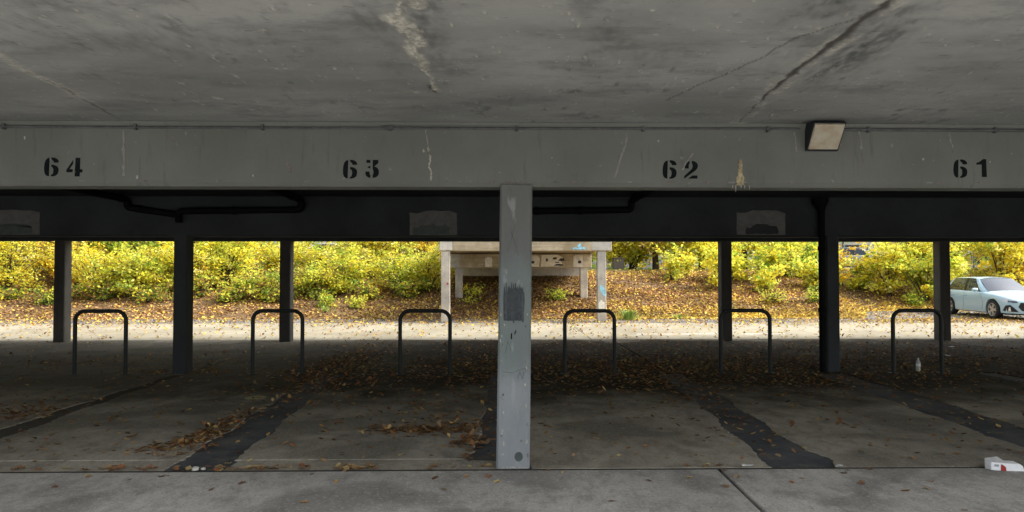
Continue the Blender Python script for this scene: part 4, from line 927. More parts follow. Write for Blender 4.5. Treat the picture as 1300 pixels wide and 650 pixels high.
for (x, y, h, mx), lab in zip(front, flab):
    shrub('shrub', x+rng.normal(0, 0.25), y+0.55+rng.normal(0, 0.4), h*rng.uniform(0.8, 1.25), rng.uniform(1.1, 1.7), mx, lab, 'shrub', sid, 5000, 12, size=rng.uniform(0.095, 0.14)); sid += 1
back = [(-21.5, 29.3, 3.0, Y_), (-19.4, 29.6, 3.2, O_), (-17.4, 29.2, 3.2, YG), (-15.6, 29.6, 3.1, G_), (-13.7, 29.2, 3.1, Y_), (-11.9, 29.5, 3.2, YG), (-9.6, 30.4, 1.0, Y_), (-7.3, 30.2, 1.1, Y_), (-5.6, 29.4, 2.9, Y_), (-3.7, 29.6, 3.0, O_)]
blab = ['tall yellow bush behind the left edge of the bank', 'tall orange-yellow bush behind the outer left column', 'tall yellow-green bush right of the outer left column', 'tall green bush high on the bank above the leftmost hoop', 'tall yellow bush left of the left middle column', 'tall yellow-green bush between left middle column and far column',
        'yellow bush in front of the parked white car', 'golden bush right of the parked white car', 'tall yellow bush high above the third hoop', 'orange-yellow bush above the left end of the ramp']
for (x, y, h, mx), lab in zip(back, blab):
    shrub('bush', x+rng.normal(0, 0.2), y+rng.normal(0, 0.4), h*rng.uniform(0.95, 1.2), rng.uniform(1.4, 1.9), mx, lab, 'bush', sid, 6800, 14, 'tall bushes at the top of the bank', rng.uniform(0.10, 0.145)); sid += 1
und = [(-20.0, 25.3), (-18.3, 25.6), (-16.2, 25.2), (-14.8, 25.5), (-13.1, 25.2), (-11.4, 25.6), (-10.0, 25.2), (-8.2, 25.3), (-6.8, 25.6), (-5.0, 25.4), (-3.6, 25.7)]
UND = dict(b=3, yg=2, g=2, dg=2, y=1)
uw = ['left edge of the bank', 'outer left column, left side', 'outer left column, right side', 'leftmost hoop', 'gap before the left middle column', 'left middle column, right side', 'second hoop, left side', 'second hoop, right side', 'white car, right below it', 'third hoop, left side', 'left end of the ramp']
for (x, y), wv in zip(und, uw):
    shrub('bramble', x, y+0.5, rng.uniform(0.35, 0.75), rng.uniform(0.5, 0.9), UND, 'brown and green bramble undergrowth at the %s' % wv, 'bramble', sid, 650, 7, 'brambles along the foot of the shrubs', 0.12, low=0.05); sid += 1
right = [('bush', 6.9, 35.6, 2.9, 1.7, Y_, 'tall yellow bush behind the grey-brown cabinet', 4200), ('bush', 10.6, 33.0, 2.2, 1.4, YG, 'yellow-green bush on the crest left of the right far column', 3600), ('bush', 14.2, 33.5, 2.4, 1.4, Y_, 'yellow bush on the crest left of the downpipe column', 3600), ('sapling', 7.2, 28.6, 1.5, 0.6, YG, 'thin young shoot tree on the bank close to the ramp', 700), ('shrub', 9.8, 28.6, 1.3, 1.0, dict(yg=4, y=3, g=2), 'spreading yellow-green shrub on the bank behind the fourth hoop', 2200), ('shrub', 11.4, 28.4, 1.5, 0.9, YG, 'yellow-green shrub half behind the right far column', 2000), ('shrub', 12.9, 27.6, 1.2, 0.9, YG, 'low yellow-green shrub right of the right far column near the toe', 1700), ('shrub', 15.2, 30.6, 1.6, 0.9, O_, 'orange-tinged shrub at the crest right of the downpipe column', 1800), ('shrub', 16.0, 30.2, 1.3, 0.8, YG, 'yellow-green shrub below the silver car', 1500), ('sapling', 8.9, 27.3, 1.9, 0.7, dict(y=3, yg=3), 'thin yellow-green sapling on the leafy bank left of the right far column', 900), ('bush', 7.9, 29.4, 0.95, 0.6, Y_, 'small bright yellow bush on the crest right of the ramp', 1400), ('shrub', 10.6, 27.0, 1.0, 0.8, YG, 'low yellow-green shrub on the bank left of the right far column', 900),
         ('shrub', 12.4, 29.2, 1.7, 1.0, YG, 'loose yellow-green shrub just right of the right far column', 2200), ('shrub', 13.6, 29.6, 1.8, 1.0, G_, 'greenish shrub left of the downpipe column', 2000), ('bush', 18.2, 28.9, 2.3, 1.6, YG, 'broad yellow-green bush behind the rightmost hoop', 6500), ('bush', 17.0, 29.4, 2.4, 1.2, Y_, 'yellow bush left of the broad yellow-green one by the parked car', 3600),
         ('bush', 20.0, 30.0, 3.0, 1.5, YG, 'tall bush directly behind the rear of the pale blue car', 5200), ('bush', 22.2, 29.8, 2.9, 1.5, Y_, 'tall yellow bush behind the pale blue car bonnet', 5200), ('bush', 24.4, 30.2, 3.0, 1.6, O_, 'tall orange-yellow bush at the right edge behind the car', 4200), ('bush', 19.2, 31.0, 3.4, 1.6, Y_, 'tallest yellow bush above the outer right column', 5200)]
for (nm, x, y, h, rx, mx, lab, nl) in right:
    shrub(nm, x, y, h, rx, mx, lab, nm, sid, nl, 8 if nl > 1500 else 4, 'shrubs on the right of the bank', 0.15); sid += 1
trees = [(7.6, 33.5, 7.5, 2.6, 1.2, Y_, 'yellow tree with drooping branches right of the ramp', 0.14, 'bark', 0.0), (9.0, 34.2, 8.0, 2.6, 1.3, Y_, 'leaning dark-trunked yellow tree left of the right far column', 0.20, 'bark', -0.08), (5.4, 35.5, 7.0, 2.4, 1.1, Y_, 'yellow tree behind the right end of the ramp', 0.14, 'bark', 0.05),
         (13.1, 36.0, 7.5, 2.8, 1.2, YG, 'slim brown-trunked tree just right of the right far column', 0.13, 'bark', 0.0), (15.3, 38.0, 8.5, 3.0, 1.1, YG, 'pale-trunked yellow-green tree left of the downpipe column', 0.24, 'bark_pale', 0.03), (11.4, 38.5, 8.0, 3.0, 1.0, YG, 'yellow-green tree behind the right far column', 0.16, 'bark', 0.0),
         (-12.7, 33.0, 8.0, 3.0, 1.2, YG, 'grey-trunked tree above the bank right of the left middle column', 0.20, 'bark_pale', 0.05), (-3.4, 33.2, 8.0, 2.8, 1.3, Y_, 'pale-trunked tree rising left of the ramp', 0.18, 'bark_pale', 0.04), (-5.2, 35.5, 7.5, 2.8, 1.6, O_, 'orange-yellow tree behind the third hoop', 0.15, 'bark', 0.0), (-18.0, 34.0, 8.0, 3.0, 1.2, Y_, 'yellow tree above the leftmost hoop', 0.16, 'bark', 0.0),
         (-22.8, 34.0, 8.0, 3.0, 1.0, Y_, 'yellow tree at the far left above the bank', 0.16, 'bark', 0.0), (24.2, 36.0, 8.5, 3.0, 1.2, YG, 'yellow-green tree behind the pale blue car', 0.18, 'bark', 0.0), (26.5, 35.0, 8.5, 3.0, 1.0, Y_, 'yellow tree at the far right beyond the car', 0.18, 'bark', 0.0), (1.0, 41.0, 8.5, 3.0, 1.2, YG, 'tree standing behind the ramp', 0.18, 'bark', 0.0)]
for (x, y, h, rx, zl_, mx, lab, tr, bk, ln) in trees:
    tree(x, y, h*1.55, rx*1.25, zl_, mx, lab, sid, 11500, tr, bk, ln, 0.18, limbs=18); sid += 1  # crowns stretched above the view to block sky light into the deck
# far wood: a hedge-like mass behind everything, raised to block low sky light
r3 = np.random.default_rng(77); N = 60000
X_ = r3.uniform(-70, 80, N); Yq = 50+r3.normal(0, 1.4, N)+3*fbm(X_*0.1, X_*0+2); H_ = 7.0+7.0*fbm(X_*0.25+9, X_*0+5)
Zq = 1.7+H_*r3.random(N)**1.15; keep = ~((X_ > 22) & (X_ < 30.5)); 
Pf = np.stack([X_, Yq, Zq], 1)[keep]; nf = len(Pf)
clc = np.array([PAL[k] for k in ('yg', 'g', 'y', 'dg', 'o')])[(np.floor(fbm(Pf[:, 0]*0.7, Pf[:, 2]*0.9)*12).astype(int)) % 5]
tag(leaves('distant_wood', Pf, r3.uniform(0.2, 0.42, nf), clc*r3.uniform(0.6, 1.0, (nf, 1)), M['leaf'], None, 'stuff', r3), 'far strip of mixed green and yellow foliage', 'wood')
# leaf carpet on the bank
r4 = np.random.default_rng(31); N = 82000
X_ = np.concatenate([r4.uniform(-26, 27, 64000), r4.normal(8, 5, 18000)]); t_ = np.clip(r4.beta(1.1, 1.5, N)*8.2-0.4, -0.5, 8); Yq = toe(X_)+t_
keep = (np.abs(X_) < 30) & ~((Yq > 29.3) & (X_ > RX0) & (X_ < RX1)); X_, Yq, t_ = X_[keep], Yq[keep], t_[keep]; N = len(X_)
LP = np.array([(0.36, 0.20, 0.085), (0.48, 0.28, 0.10), (0.25, 0.14, 0.075), (0.64, 0.46, 0.11), (0.58, 0.34, 0.07), (0.76, 0.60, 0.10)])
dens = fbm(X_*0.9+14, Yq*1.3+4, 4); kp = r4.random(N) < np.clip(0.45+2.4*(dens-0.32), 0.3, 1); X_, Yq, t_ = X_[kp], Yq[kp], t_[kp]; N = len(X_)
zone = fbm(X_*0.7+3, Yq*0.9, 4); rr_ = r4.random(N)
ci = np.where(rr_ < 0.55, r4.integers(0, 3, N), r4.integers(0, 6, N)); yel = (X_ > 3.8)*sstep(2.6, 0.2, t_)*0.75 + (X_ > 3.8)*sstep(5, 7, t_)*0.5 + 0.25*(zone > 0.55)
ci = np.where(r4.random(N) < yel, r4.integers(3, 6, N), ci)
z2 = fbm(X_*0.45+60, Yq*0.8+20, 5)
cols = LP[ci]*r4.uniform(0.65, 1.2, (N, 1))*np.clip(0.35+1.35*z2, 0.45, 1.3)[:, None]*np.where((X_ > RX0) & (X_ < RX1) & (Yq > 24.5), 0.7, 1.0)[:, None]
def quad_leaves(name, P_, size, cols, lab, r):
    N = len(P_); a = r.random(N)*6.283; d1 = np.stack([np.cos(a), np.sin(a), r.normal(0, 0.45, N)], 1); d2 = np.stack([-np.sin(a), np.cos(a), r.normal(0, 0.45, N)], 1); up = np.array([0, 0, 1.0])
    s_ = size[:, None]; V = np.stack([P_-d1*s_*0.5, P_+d2*s_*0.33+up*s_*0.12, P_+d1*s_*0.5, P_-d2*s_*0.33+up*s_*0.1], 1); V[:, :, 2] += 0.02
    me = bpy.data.meshes.new(name); fill(me, V.reshape(-1, 3), np.arange(N*4).reshape(N, 4)); cattr(me, 'leafcol', np.repeat(cols, 4, axis=0))
    return tag(link(name, me, M['litter']), lab, 'leaf litter', kind='stuff')
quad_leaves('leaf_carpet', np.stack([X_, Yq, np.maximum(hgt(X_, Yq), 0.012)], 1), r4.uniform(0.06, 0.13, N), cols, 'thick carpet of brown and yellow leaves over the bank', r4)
N = 9000; X_ = r4.uniform(-25, 30, N); Yq = 22.6-np.abs(r4.normal(0, 1.2, N)); k_ = r4.random(N) < 0.40; Yq[k_] = r4.uniform(16.4, 22.4, k_.sum())
X_ = np.concatenate([X_, r4.uniform(11.8, 24, 4200)]); Yq = np.concatenate([Yq, r4.uniform(21.3, 27.6, 4200)-0.5*r4.random(4200)]); X_ = np.concatenate([X_, r4.uniform(-25, 12, 2600)]); Yq = np.concatenate([Yq, 23.4-np.abs(r4.normal(0, 0.7, 2600))])
ok = (Yq > 16.35); X_, Yq = X_[ok], Yq[ok]; N = len(X_)
quad_leaves('road_leaves', np.stack([X_, Yq, np.full(N, 0.004)], 1), r4.uniform(0.05, 0.10, N), LP[r4.integers(0, 6, N)]*r4.uniform(0.6, 1.0, (N, 1)), 'scattered fallen leaves on the road and verge', r4)
# grass tufts and small plants
def tuft(x, y, h, n, lab, seed, mat='grass'):
    r = random.Random(seed); m = MB(); z0 = float(max(hgt(x, y), 0.0))-0.01
    for i in range(n):
        a = r.uniform(0, 6.28); rr = abs(r.gauss(0, 0.16)); bx_, by_ = rr*math.cos(a), rr*math.sin(a); L = h*r.uniform(0.6, 1.1); sp = r.uniform(0.1, 0.7)*L; w_ = 0.009
        p = [(bx_, by_, 0), (bx_+sp*0.35*math.cos(a), by_+sp*0.35*math.sin(a), L*0.62), (bx_+sp*math.cos(a), by_+sp*math.sin(a), L*0.9)]; t_x, t_y = -math.sin(a)*w_, math.cos(a)*w_
        m.add([(p[0][0]-t_x, p[0][1]-t_y, 0), (p[0][0]+t_x, p[0][1]+t_y, 0), (p[1][0]+t_x*.8, p[1][1]+t_y*.8, p[1][2]), (p[1][0]-t_x*.8, p[1][1]-t_y*.8, p[1][2]), p[2]], [(0, 1, 2, 3), (3, 2, 4)])
    o = m.build('grass_tuft', M[mat], fix=False); o.location = (x, y, z0); tag(o, lab, 'grass', 'grass tufts along the verge')
tuft(4.33, 22.75, 0.40, 320, 'bright green grass tuft on the verge right of the ramp', 1); tuft(6.1, 23.1, 0.22, 80, 'small grass tuft right of the larger green one', 2); tuft(8.2, 24.6, 0.3, 70, 'thin grass tuft on the bank below the sapling', 3); tuft(-6.2, 24.4, 0.25, 60, 'grass tuft at the foot of the bank behind the third hoop', 4)
for (x, y, h, rx, mx, lab) in ((17.4, 28.2, 0.5, 0.35, G_, 'small green plant low on the bank behind the rightmost hoop'), (11.9, 25.6, 0.5, 0.5, G_, 'small green plant on the bank beside the right far column'), (2.3, 25.9, 0.4, 0.4, G_, 'small dark green plant under the ramp'), (-1.0, 25.6, 0.7, 0.45, YG, 'small bright plant at the left rear ramp column'), (-6.4, 25.0, 0.45, 0.4, G_, 'small pale green plant at the foot of the bank'), (-5.2, 24.9, 0.4, 0.35, YG, 'small yellow-green plant left of the third hoop'), (-16.5, 25.3, 0.5, 0.5, G_, 'small green plant below the shrubs behind the leftmost hoop'), (10.2, 25.5, 0.5, 0.5, LOW, 'dull low plant left of the right far column')):
    shrub('low_plant', x, y, h, rx, mx, lab, 'plant', sid, 420, 5, 'small plants on the bank', 0.09); sid += 1

# ------------------------------------------------------------------ car
def paint(name, col):
    g = NG(name); nz = g.noise(3, 3, 0.5)
    return g.fin(g.bsdf(g.mix(nz, tuple(k*0.97 for k in col), col), 0.28, spec=0.5, **{'Coat Weight': 0.6, 'Coat Roughness': 0.06}))
M['paint_blue'] = paint('car_paint_pale_blue', (0.40, 0.575, 0.67)); M['paint_white'] = paint('car_paint_white', (0.72, 0.72, 0.72)); M['paint_dark'] = paint('car_paint_silver', (0.34, 0.36, 0.40))
g = NG('car_glass'); M['glass'] = g.fin(g.bsdf((0.02, 0.032, 0.05), 0.03, spec=0.75))
M['tyre'] = plain('tyre_rubber', (0.02, 0.02, 0.022), 0.8); M['rim'] = plain('alloy_rim', (0.62, 0.63, 0.65), 0.35, 0.7, 0.08); M['trim'] = plain('black_trim', (0.012, 0.012, 0.014), 0.45); M['chrome'] = plain('silver_trim', (0.7, 0.72, 0.74), 0.25, 0.5, 0.05)
g = NG('headlamp_glass'); M['lampglass'] = g.fin(g.bsdf((0.55, 0.58, 0.62), 0.08, spec=0.8))
g = NG('headlamp_dark'); M['lampdark'] = g.fin(g.bsdf((0.06, 0.08, 0.11), 0.1, spec=0.8))
def make_car(paintm, label, group='parked cars'):
    root = empty('parked_car'); tag(root, label, 'car', group)
    # sections: x, halfwidth, z bottom, z sill, z shoulder (edge), z top centre
    st = [(-2.00, 0.62, 0.34, 0.40, 0.78, 0.86), (-1.96, 0.74, 0.28, 0.36, 0.86, 0.93), (-1.80, 0.815, 0.22, 0.32, 0.91, 0.99), (-1.28, 0.86, 0.19, 0.28, 0.915, 0.99), (-0.6, 0.865, 0.17, 0.26, 0.905, 0.985), (0.2, 0.865, 0.17, 0.26, 0.89, 0.975), (0.75, 0.865, 0.17, 0.27, 0.87, 0.965),
          (1.0, 0.865, 0.18, 0.27, 0.85, 0.935), (1.28, 0.86, 0.19, 0.27, 0.825, 0.895), (1.55, 0.845, 0.19, 0.26, 0.785, 0.85), (1.72, 0.81, 0.19, 0.25, 0.745, 0.81), (1.85, 0.755, 0.19, 0.25, 0.70, 0.765), (1.945, 0.66, 0.20, 0.25, 0.655, 0.715), (2.00, 0.52, 0.21, 0.26, 0.61, 0.665), (2.03, 0.33, 0.22, 0.27, 0.57, 0.62)]
    m = MB(); n = None
    for (x, hw, zb, zs, zh, ztp) in st:
        half = [(0.0, zb), (hw*0.80, zb), (hw*0.955, zb+0.03), (hw*0.985, zs+0.04), (hw*0.985, zs+(zh-zs)*0.35), (hw*1.0, zs+(zh-zs)*0.62), (hw*0.985, zs+(zh-zs)*0.80), (hw*0.955, zh-0.03), (hw*0.90, zh+0.012), (hw*0.70, zh+(ztp-zh)*0.62), (hw*0.35, ztp-(ztp-zh)*0.08), (0.0, ztp)]
        ring = [(x, p[0], p[1]) for p in half] + [(x, -p[0], p[1]) for p in half[-2:0:-1]]; n = len(ring); m.v += ring
    for i in range(len(st)-1):
        for j in range(n): m.f.append((i*n+j, i*n+(j+1) % n, (i+1)*n+(j+1) % n, (i+1)*n+j))
    m.f.append(tuple(range(n-1, -1, -1))); m.f.append(tuple((len(st)-1)*n+j for j in range(n)))
    me = bpy.data.meshes.new('tmp'); me.from_pydata(m.v, [], m.f); bm = bmesh.new(); bm.from_mesh(me); bmesh.ops.recalc_face_normals(bm, faces=bm.faces); bm.to_mesh(me); bm.free()
    tmp = bpy.data.objects.new('tmp', me); COL.objects.link(tmp); cut = []
    for sx in (-1.28, 1.28):
        for sy in (-1, 1):
            c_ = MB().lathe([(0.0, 0.50), (0.372, 0.50), (0.372, 1.1), (0.0, 1.1)], 32, 'y', (0, 0, 0))
            c_.v = [(p[0]+sx, sy*p[1], p[2]+0.318) for p in c_.v]; o = c_.build('tmpc', None); md = tmp.modifiers.new('b', 'BOOLEAN'); md.operation = 'DIFFERENCE'; md.object = o; md.solver = 'EXACT'; cut.append(o)
    bpy.context.view_layer.update(); dg = bpy.context.evaluated_depsgraph_get(); me2 = bpy.data.meshes.new_from_object(tmp.evaluated_get(dg)); me2.name = 'body'
    for o in cut+[tmp]: bpy.data.objects.remove(o)
    smooth(me2, 34); body = link('body', me2, paintm, root)
    bm = bmesh.new(); bm.from_mesh(me2); tree_ = BVHTree.FromBMesh(bm); bm.free()
    def proj_f(y, z_, off=0.008): h = tree_.ray_cast(Vector((4, y, z_)), Vector((-1, 0, 0)))[0]; return (h.x+off, y, z_) if h else (1.9, y, z_)
    def proj_s(x, z_, sg, off=0.006): h = tree_.ray_cast(Vector((x, 3*sg, z_)), Vector((0, -sg, 0)))[0]; return (x, h.y+off*sg, z_) if h else (x, 0.86*sg, z_)
    def fpatch(name, quad, mat, par=None, nu=8, nv=4, off=0.008):
        mm = MB(); a, b_, c_, d_ = [Vector(p) for p in quad]
        for i in range(nv+1):
            for j in range(nu+1):
                p = a.lerp(b_, j/nu).lerp(d_.lerp(c_, j/nu), i/nv); mm.v.append(proj_f(p.x, p.y, off))
        for i in range(nv):
            for j in range(nu): k = i*(nu+1)+j; mm.f.append((k, k+1, k+nu+2, k+nu+1))
        o = mm.build(name, mat, par or root); smooth(o.data, 40); return o
    def sline(name, pts, sg, mat, w_=0.008, off=0.004, par=None):
        mm = MB(); P2 = []
        for a, b_ in zip(pts[:-1], pts[1:]):
            for k in range(8): P2.append((a[0]+(b_[0]-a[0])*k/8, a[1]+(b_[1]-a[1])*k/8))
        P2.append(pts[-1]); mm.tube([proj_s(p[0], p[1], sg, off-0.003) for p in P2], w_*0.5, 4); return mm.build(name, mat, par or root)
    # front: grille, headlights, side intakes, lower lip, slots
    gr = fpatch('grille', [(-0.36, 0.30), (0.36, 0.30), (0.47, 0.44), (-0.47, 0.44)], M['trim'], nu=12); fpatch('grille_top', [(-0.47, 0.44), (0.47, 0.44), (0.40, 0.575), (-0.40, 0.575)], M['trim'], gr, 12)
    fpatch('emblem', [(-0.12, 0.50), (0.12, 0.50), (0.12, 0.54), (-0.12, 0.54)], M['chrome'], gr, 4, 2, 0.016)
    fpatch('number_plate', [(-0.26, 0.345), (0.26, 0.345), (0.26, 0.43), (-0.26, 0.43)], M['fence_white'], gr, 4, 2, 0.018)
    for sg in (-1, 1):
        hl = fpatch('headlight', [(sg*0.47, 0.575), (sg*0.785, 0.60), (sg*0.80, 0.735), (sg*0.50, 0.64)], M['lampglass'], nu=12, off=0.010)
        fpatch('lamp_lens', [(sg*0.48, 0.572), (sg*0.72, 0.588), (sg*0.72, 0.650), (sg*0.51, 0.625)], M['lampdark'], hl, 8, 3, 0.015)
        it = fpatch('air_intake', [(sg*0.46, 0.27), (sg*0.80, 0.28), (sg*0.76, 0.48), (sg*0.67, 0.50)], M['trim'], nu=8)
        fpatch('intake_blade', [(sg*0.66, 0.285), (sg*0.72, 0.285), (sg*0.70, 0.43), (sg*0.675, 0.43)], M['chrome'], it, 3, 5, 0.016)
        # sides
        sline('door_seam', [(0.70, 0.26), (0.78, 0.55), (0.62, 0.84)], sg, M['trim']); sline('door_seam', [(-0.38, 0.26), (-0.36, 0.86)], sg, M['trim']); sline('door_seam', [(-1.02, 0.30), (-0.9, 0.5), (-1.22, 0.86)], sg, M['trim'])
        sline('crease', [(0.95, 0.64), (0.0, 0.655), (-1.2, 0.66)], sg, paintm, 0.022, 0.0); sline('sill_strip', [(0.85, 0.235), (-0.85, 0.235)], sg, M['chrome'], 0.03, 0.004)
        for x in (-0.25, -1.05):
            p = proj_s(x, 0.755, sg, 0.0); MB().box(x-0.09, x+0.09, min(p[1], p[1]+sg*0.035), max(p[1], p[1]+sg*0.035), 0.742, 0.77).build('door_handle', paintm, root, bevel=0.01)
        mi = MB(); mi.lathe([(0.0, -0.10), (0.055, -0.09), (0.07, -0.02), (0.062, 0.06), (0.0, 0.10)], 12, 'y', (0.52, sg*0.96, 0.965)); mi.v = [(0.52+(p[0]-0.52)*1.1, p[1], 0.965+(p[2]-0.965)*0.95) for p in mi.v]
        mr = mi.build('mirror', paintm, root, sm=40); MB().box(0.50, 0.56, min(sg*0.80, sg*0.90), max(sg*0.80, sg*0.90), 0.91, 0.945).build('mirror_arm', M['trim'], mr)
    # greenhouse: bottom and top rails, right side then mirrored
    bot = [(0.82, 0.70, 0.90), (0.64, 0.765, 0.90), (0.52, 0.775, 0.905), (-0.36, 0.785, 0.92), (-0.44, 0.785, 0.92), (-1.50, 0.765, 0.945), (-1.70, 0.74, 0.95), (-1.90, 0.64, 0.96)]
    top = [(0.10, 0.545, 1.345), (0.06, 0.575, 1.35), (-0.04, 0.585, 1.36), (-0.46, 0.595, 1.375), (-0.53, 0.595, 1.375), (-1.32, 0.575, 1.355), (-1.48, 0.555, 1.34), (-1.60, 0.50, 1.325)]
    kind = ['pillar', 'pillar', 'win', 'trim', 'win', 'pillar', 'pillar']
    for sg in (-1, 1):
        for i in range(7):
            a, b_, c_, d_ = bot[i], bot[i+1], top[i+1], top[i]; mm = MB()
            ins = 0.010 if kind[i] == 'win' else 0.0
            for r_ in range(4):
                t = r_/3; bul = 0.022*math.sin(math.pi*t)
                for q in (0, 1):
                    p, q_ = (a, d_) if q == 0 else (b_, c_); mm.v.append((p[0]+(q_[0]-p[0])*t, sg*(p[1]+(q_[1]-p[1])*t+bul-ins), p[2]+(q_[2]-p[2])*t))
            for r_ in range(3): mm.f.append((r_*2, r_*2+1, r_*2+3, r_*2+2))
            o = mm.build({'pillar': 'pillar', 'win': 'side_window', 'trim': 'pillar'}[kind[i]], {'pillar': paintm, 'win': M['glass'], 'trim': M['trim']}[kind[i]], root); smooth(o.data, 40)
    def loft(name, b0, t0, bx_, tx_, mat, nu=10, crown_b=0.0, crown_t=0.0, fwd=0.06):
        mm = MB()
        for i in range(5):
            t = i/4
            for j in range(nu+1):
                u = j/nu*2-1; pb = (b0[0]+fwd*(1-u*u), u*b0[1], b0[2]+crown_b*(1-u*u)); pt = (t0[0]+fwd*0.5*(1-u*u), u*t0[1], t0[2]+crown_t*(1-u*u)); mm.v.append((pb[0]+(pt[0]-pb[0])*t, pb[1]+(pt[1]-pb[1])*t, pb[2]+(pt[2]-pb[2])*t+0.02*math.sin(math.pi*t)))
        for i in range(4):
            for j in range(nu): k = i*(nu+1)+j; mm.f.append((k, k+1, k+nu+2, k+nu+1))
        o = mm.build(name, mat, root); smooth(o.data, 40); return o
    loft('windscreen', (0.82, 0.70, 0.895), (0.10, 0.545, 1.345), 0, 0, M['glass'], crown_b=0.055, crown_t=0.035)
    loft('rear_window', (-1.90, 0.64, 0.96), (-1.60, 0.50, 1.325), 0, 0, M['glass'], crown_t=0.035, fwd=-0.05)
    mm = MB(); nt_ = len(top); nu = 10
    for (x, y, z_) in top:
        for j in range(nu+1): u = j/nu*2-1; e = (0.03 if x > 0.05 else (-0.025 if x < -1.55 else 0.0)); mm.v.append((x+e*(1-u*u), u*y, z_+0.045*(1-abs(u)**2.5)))
    for i in range(nt_-1):
        for j in range(nu): k = i*(nu+1)+j; mm.f.append((k, k+1, k+nu+2, k+nu+1))
    o = mm.build('roof', paintm, root); smooth(o.data, 40)
    # wheels
    w0 = None
    for sx in (-1.28, 1.28):
        for sg in (-1, 1):
            wr = MB().lathe([(0.215, -0.10), (0.27, -0.108), (0.305, -0.095), (0.316, -0.06), (0.316, 0.06), (0.305, 0.095), (0.27, 0.108), (0.215, 0.10)], 36, 'y', closed=True).build('wheel', M['tyre'], root, sm=40); wr.location = (sx, sg*0.755, 0.316)
            rm = MB().lathe([(0.222, 0.094), (0.222, 0.108), (0.205, 0.104), (0.20, 0.03), (0.0, 0.02)], 30, 'y')
            rm.lathe([(0.0, 0.10), (0.045, 0.098), (0.05, 0.07)], 16, 'y')
            for k in range(5):
                for dk in (-0.16, 0.16):
                    a = k*2*math.pi/5+dk; a2 = k*2*math.pi/5+dk*1.25; c_, s_ = math.cos(a), math.sin(a); tx_, tz_ = -s_*0.019, c_*0.019; r0, r1 = 0.03, 0.212; c2, s2 = math.cos(a2), math.sin(a2)
                    rm.add([(r0*c_-tx_, 0.100, r0*s_-tz_), (r0*c_+tx_, 0.100, r0*s_+tz_), (r1*c2+tx_, 0.092, r1*s2+tz_), (r1*c2-tx_, 0.092, r1*s2-tz_), (r0*c_-tx_, 0.06, r0*s_-tz_), (r0*c_+tx_, 0.06, r0*s_+tz_), (r1*c2+tx_, 0.05, r1*s2+tz_), (r1*c2-tx_, 0.05, r1*s2-tz_)], [(0, 1, 2, 3), (0, 4, 5, 1), (2, 6, 7, 3), (1, 5, 6, 2), (3, 7, 4, 0)])
            rm.v = [(p[0], p[1]*sg, p[2]) for p in rm.v]; rm.build('rim', M['rim'], wr)
            MB().lathe([(0.0, 0.024*sg), (0.198, 0.034*sg)], 24, 'y').build('spoke_shadow_disc', M['trim'], wr)  # black disc stands in for the shade behind the spokes
    for o in root.children_recursive:
        if o.name.startswith('spoke_shadow_disc'): o.name = 'shadow_disc'
    MB().box(-1.7, 1.8, -0.5, 0.5, 0.15, 0.2).build('underbody', M['trim'], root)
    return root
car = make_car(M['paint_blue'], 'pale blue hatchback parked nose out at the right edge')
def place_car(c_, x, y, ang, z_=0.0): c_.location = (x, y, z_); c_.rotation_euler = (0, 0, ang)
place_car(car, 17.75, 24.2, R(-95), 0.008)
def repaint(c_, mat, label):
    c_['label'] = label
    for o in c_.children_recursive:
        if o.data and o.data.materials and o.data.materials[0] == M['paint_blue']:
            o.data = o.data.copy(); o.data.materials[0] = mat
c2 = copy_tree(car); repaint(c2, M['paint_white'], 'white car half hidden behind the yellow bushes on the left'); place_car(c2, -10.0, 38.0, R(175), float(hgt(-10, 38))+0.02)
c3 = copy_tree(car); repaint(c3, M['paint_dark'], 'silver car on the bank top beside the right middle column'); place_car(c3, 23.2, 43.5, R(-25), float(hgt(23.2, 43.5))+0.02)

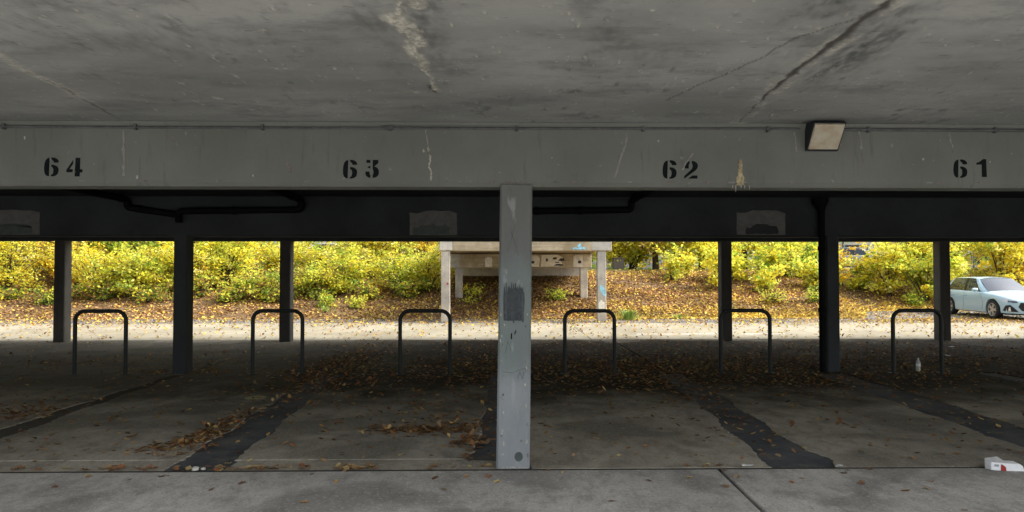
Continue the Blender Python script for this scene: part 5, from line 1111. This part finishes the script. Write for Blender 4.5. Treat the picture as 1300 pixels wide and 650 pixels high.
# ------------------------------------------------------------------ things beyond the bank
bl = empty('pale_building', (31, 60, 1.7)); tag(bl, 'pale distant building with dark framed panels above the silver car', 'building')
inv = Matrix.Translation(bl.location).inverted()
def bp(name, m, mat, par=None, **k):
    o = m.build(name, mat, par or bl, **k)
    if par is None: o.matrix_parent_inverse = inv
    return o
bp('wall', MB().box(22, 44, 60, 72, 1.5, 9.0), M['house'])
for i in range(11):
    x = 22.9+i*1.95
    for (z0, z1) in ((2.3, 3.9), (4.35, 6.2), (6.8, 8.3)):
        wq = bp('window', MB().box(x, x+1.45, 59.93, 60.05, z0, z1), M['glass'] if (i*7+int(z0)) % 3 == 0 else M['house'], None)
        for (a, b_, c_, d_) in ((x-0.06, x+1.51, z0-0.06, z0), (x-0.06, x+1.51, z1, z1+0.06), (x-0.06, x, z0, z1), (x+1.45, x+1.51, z0, z1)):
            bp('frame', MB().box(a, b_, 59.90, 60.04, c_, d_), M['frame_dark'], wq)
    if i % 2 == 0: bp('mullion', MB().box(x-0.28, x-0.2, 59.88, 60.02, 1.6, 8.9), M['frame_dark'])
bp('roof', MB().box(21.8, 44.2, 59.8, 72.2, 9.0, 9.3), M['frame_dark'])
cb = empty('utility_cabinet', (5.76, 33.0, float(hgt(5.76, 33)))); tag(cb, 'grey-brown concrete cabinet on the crest right of the ramp', 'cabinet')
MB().box(-0.26, 0.26, -0.2, 0.2, -0.05, 0.52).build('body', M['cab'], cb, bevel=0.015); MB().box(-0.30, 0.30, -0.24, 0.24, 0.52, 0.57).build('lid', M['cab'], cb, bevel=0.012); MB().box(-0.22, 0.22, -0.215, -0.203, 0.04, 0.46).build('door', M['cab'], cb)
fe = empty('slatted_fence', (13.0, 38.4, float(hgt(13, 38.4)))); tag(fe, 'short pale slatted fence panel among the trees on the right', 'fence')
for k in range(9): MB().box(-0.7+k*0.17, -0.7+k*0.17+0.10, -0.02, 0.02, 0.05, 0.85).build('slat', M['fence_white'], fe)
for z_ in (0.2, 0.65): MB().box(-0.75, 0.8, 0.022, 0.06, z_, z_+0.08).build('rail', M['fence_white'], fe)
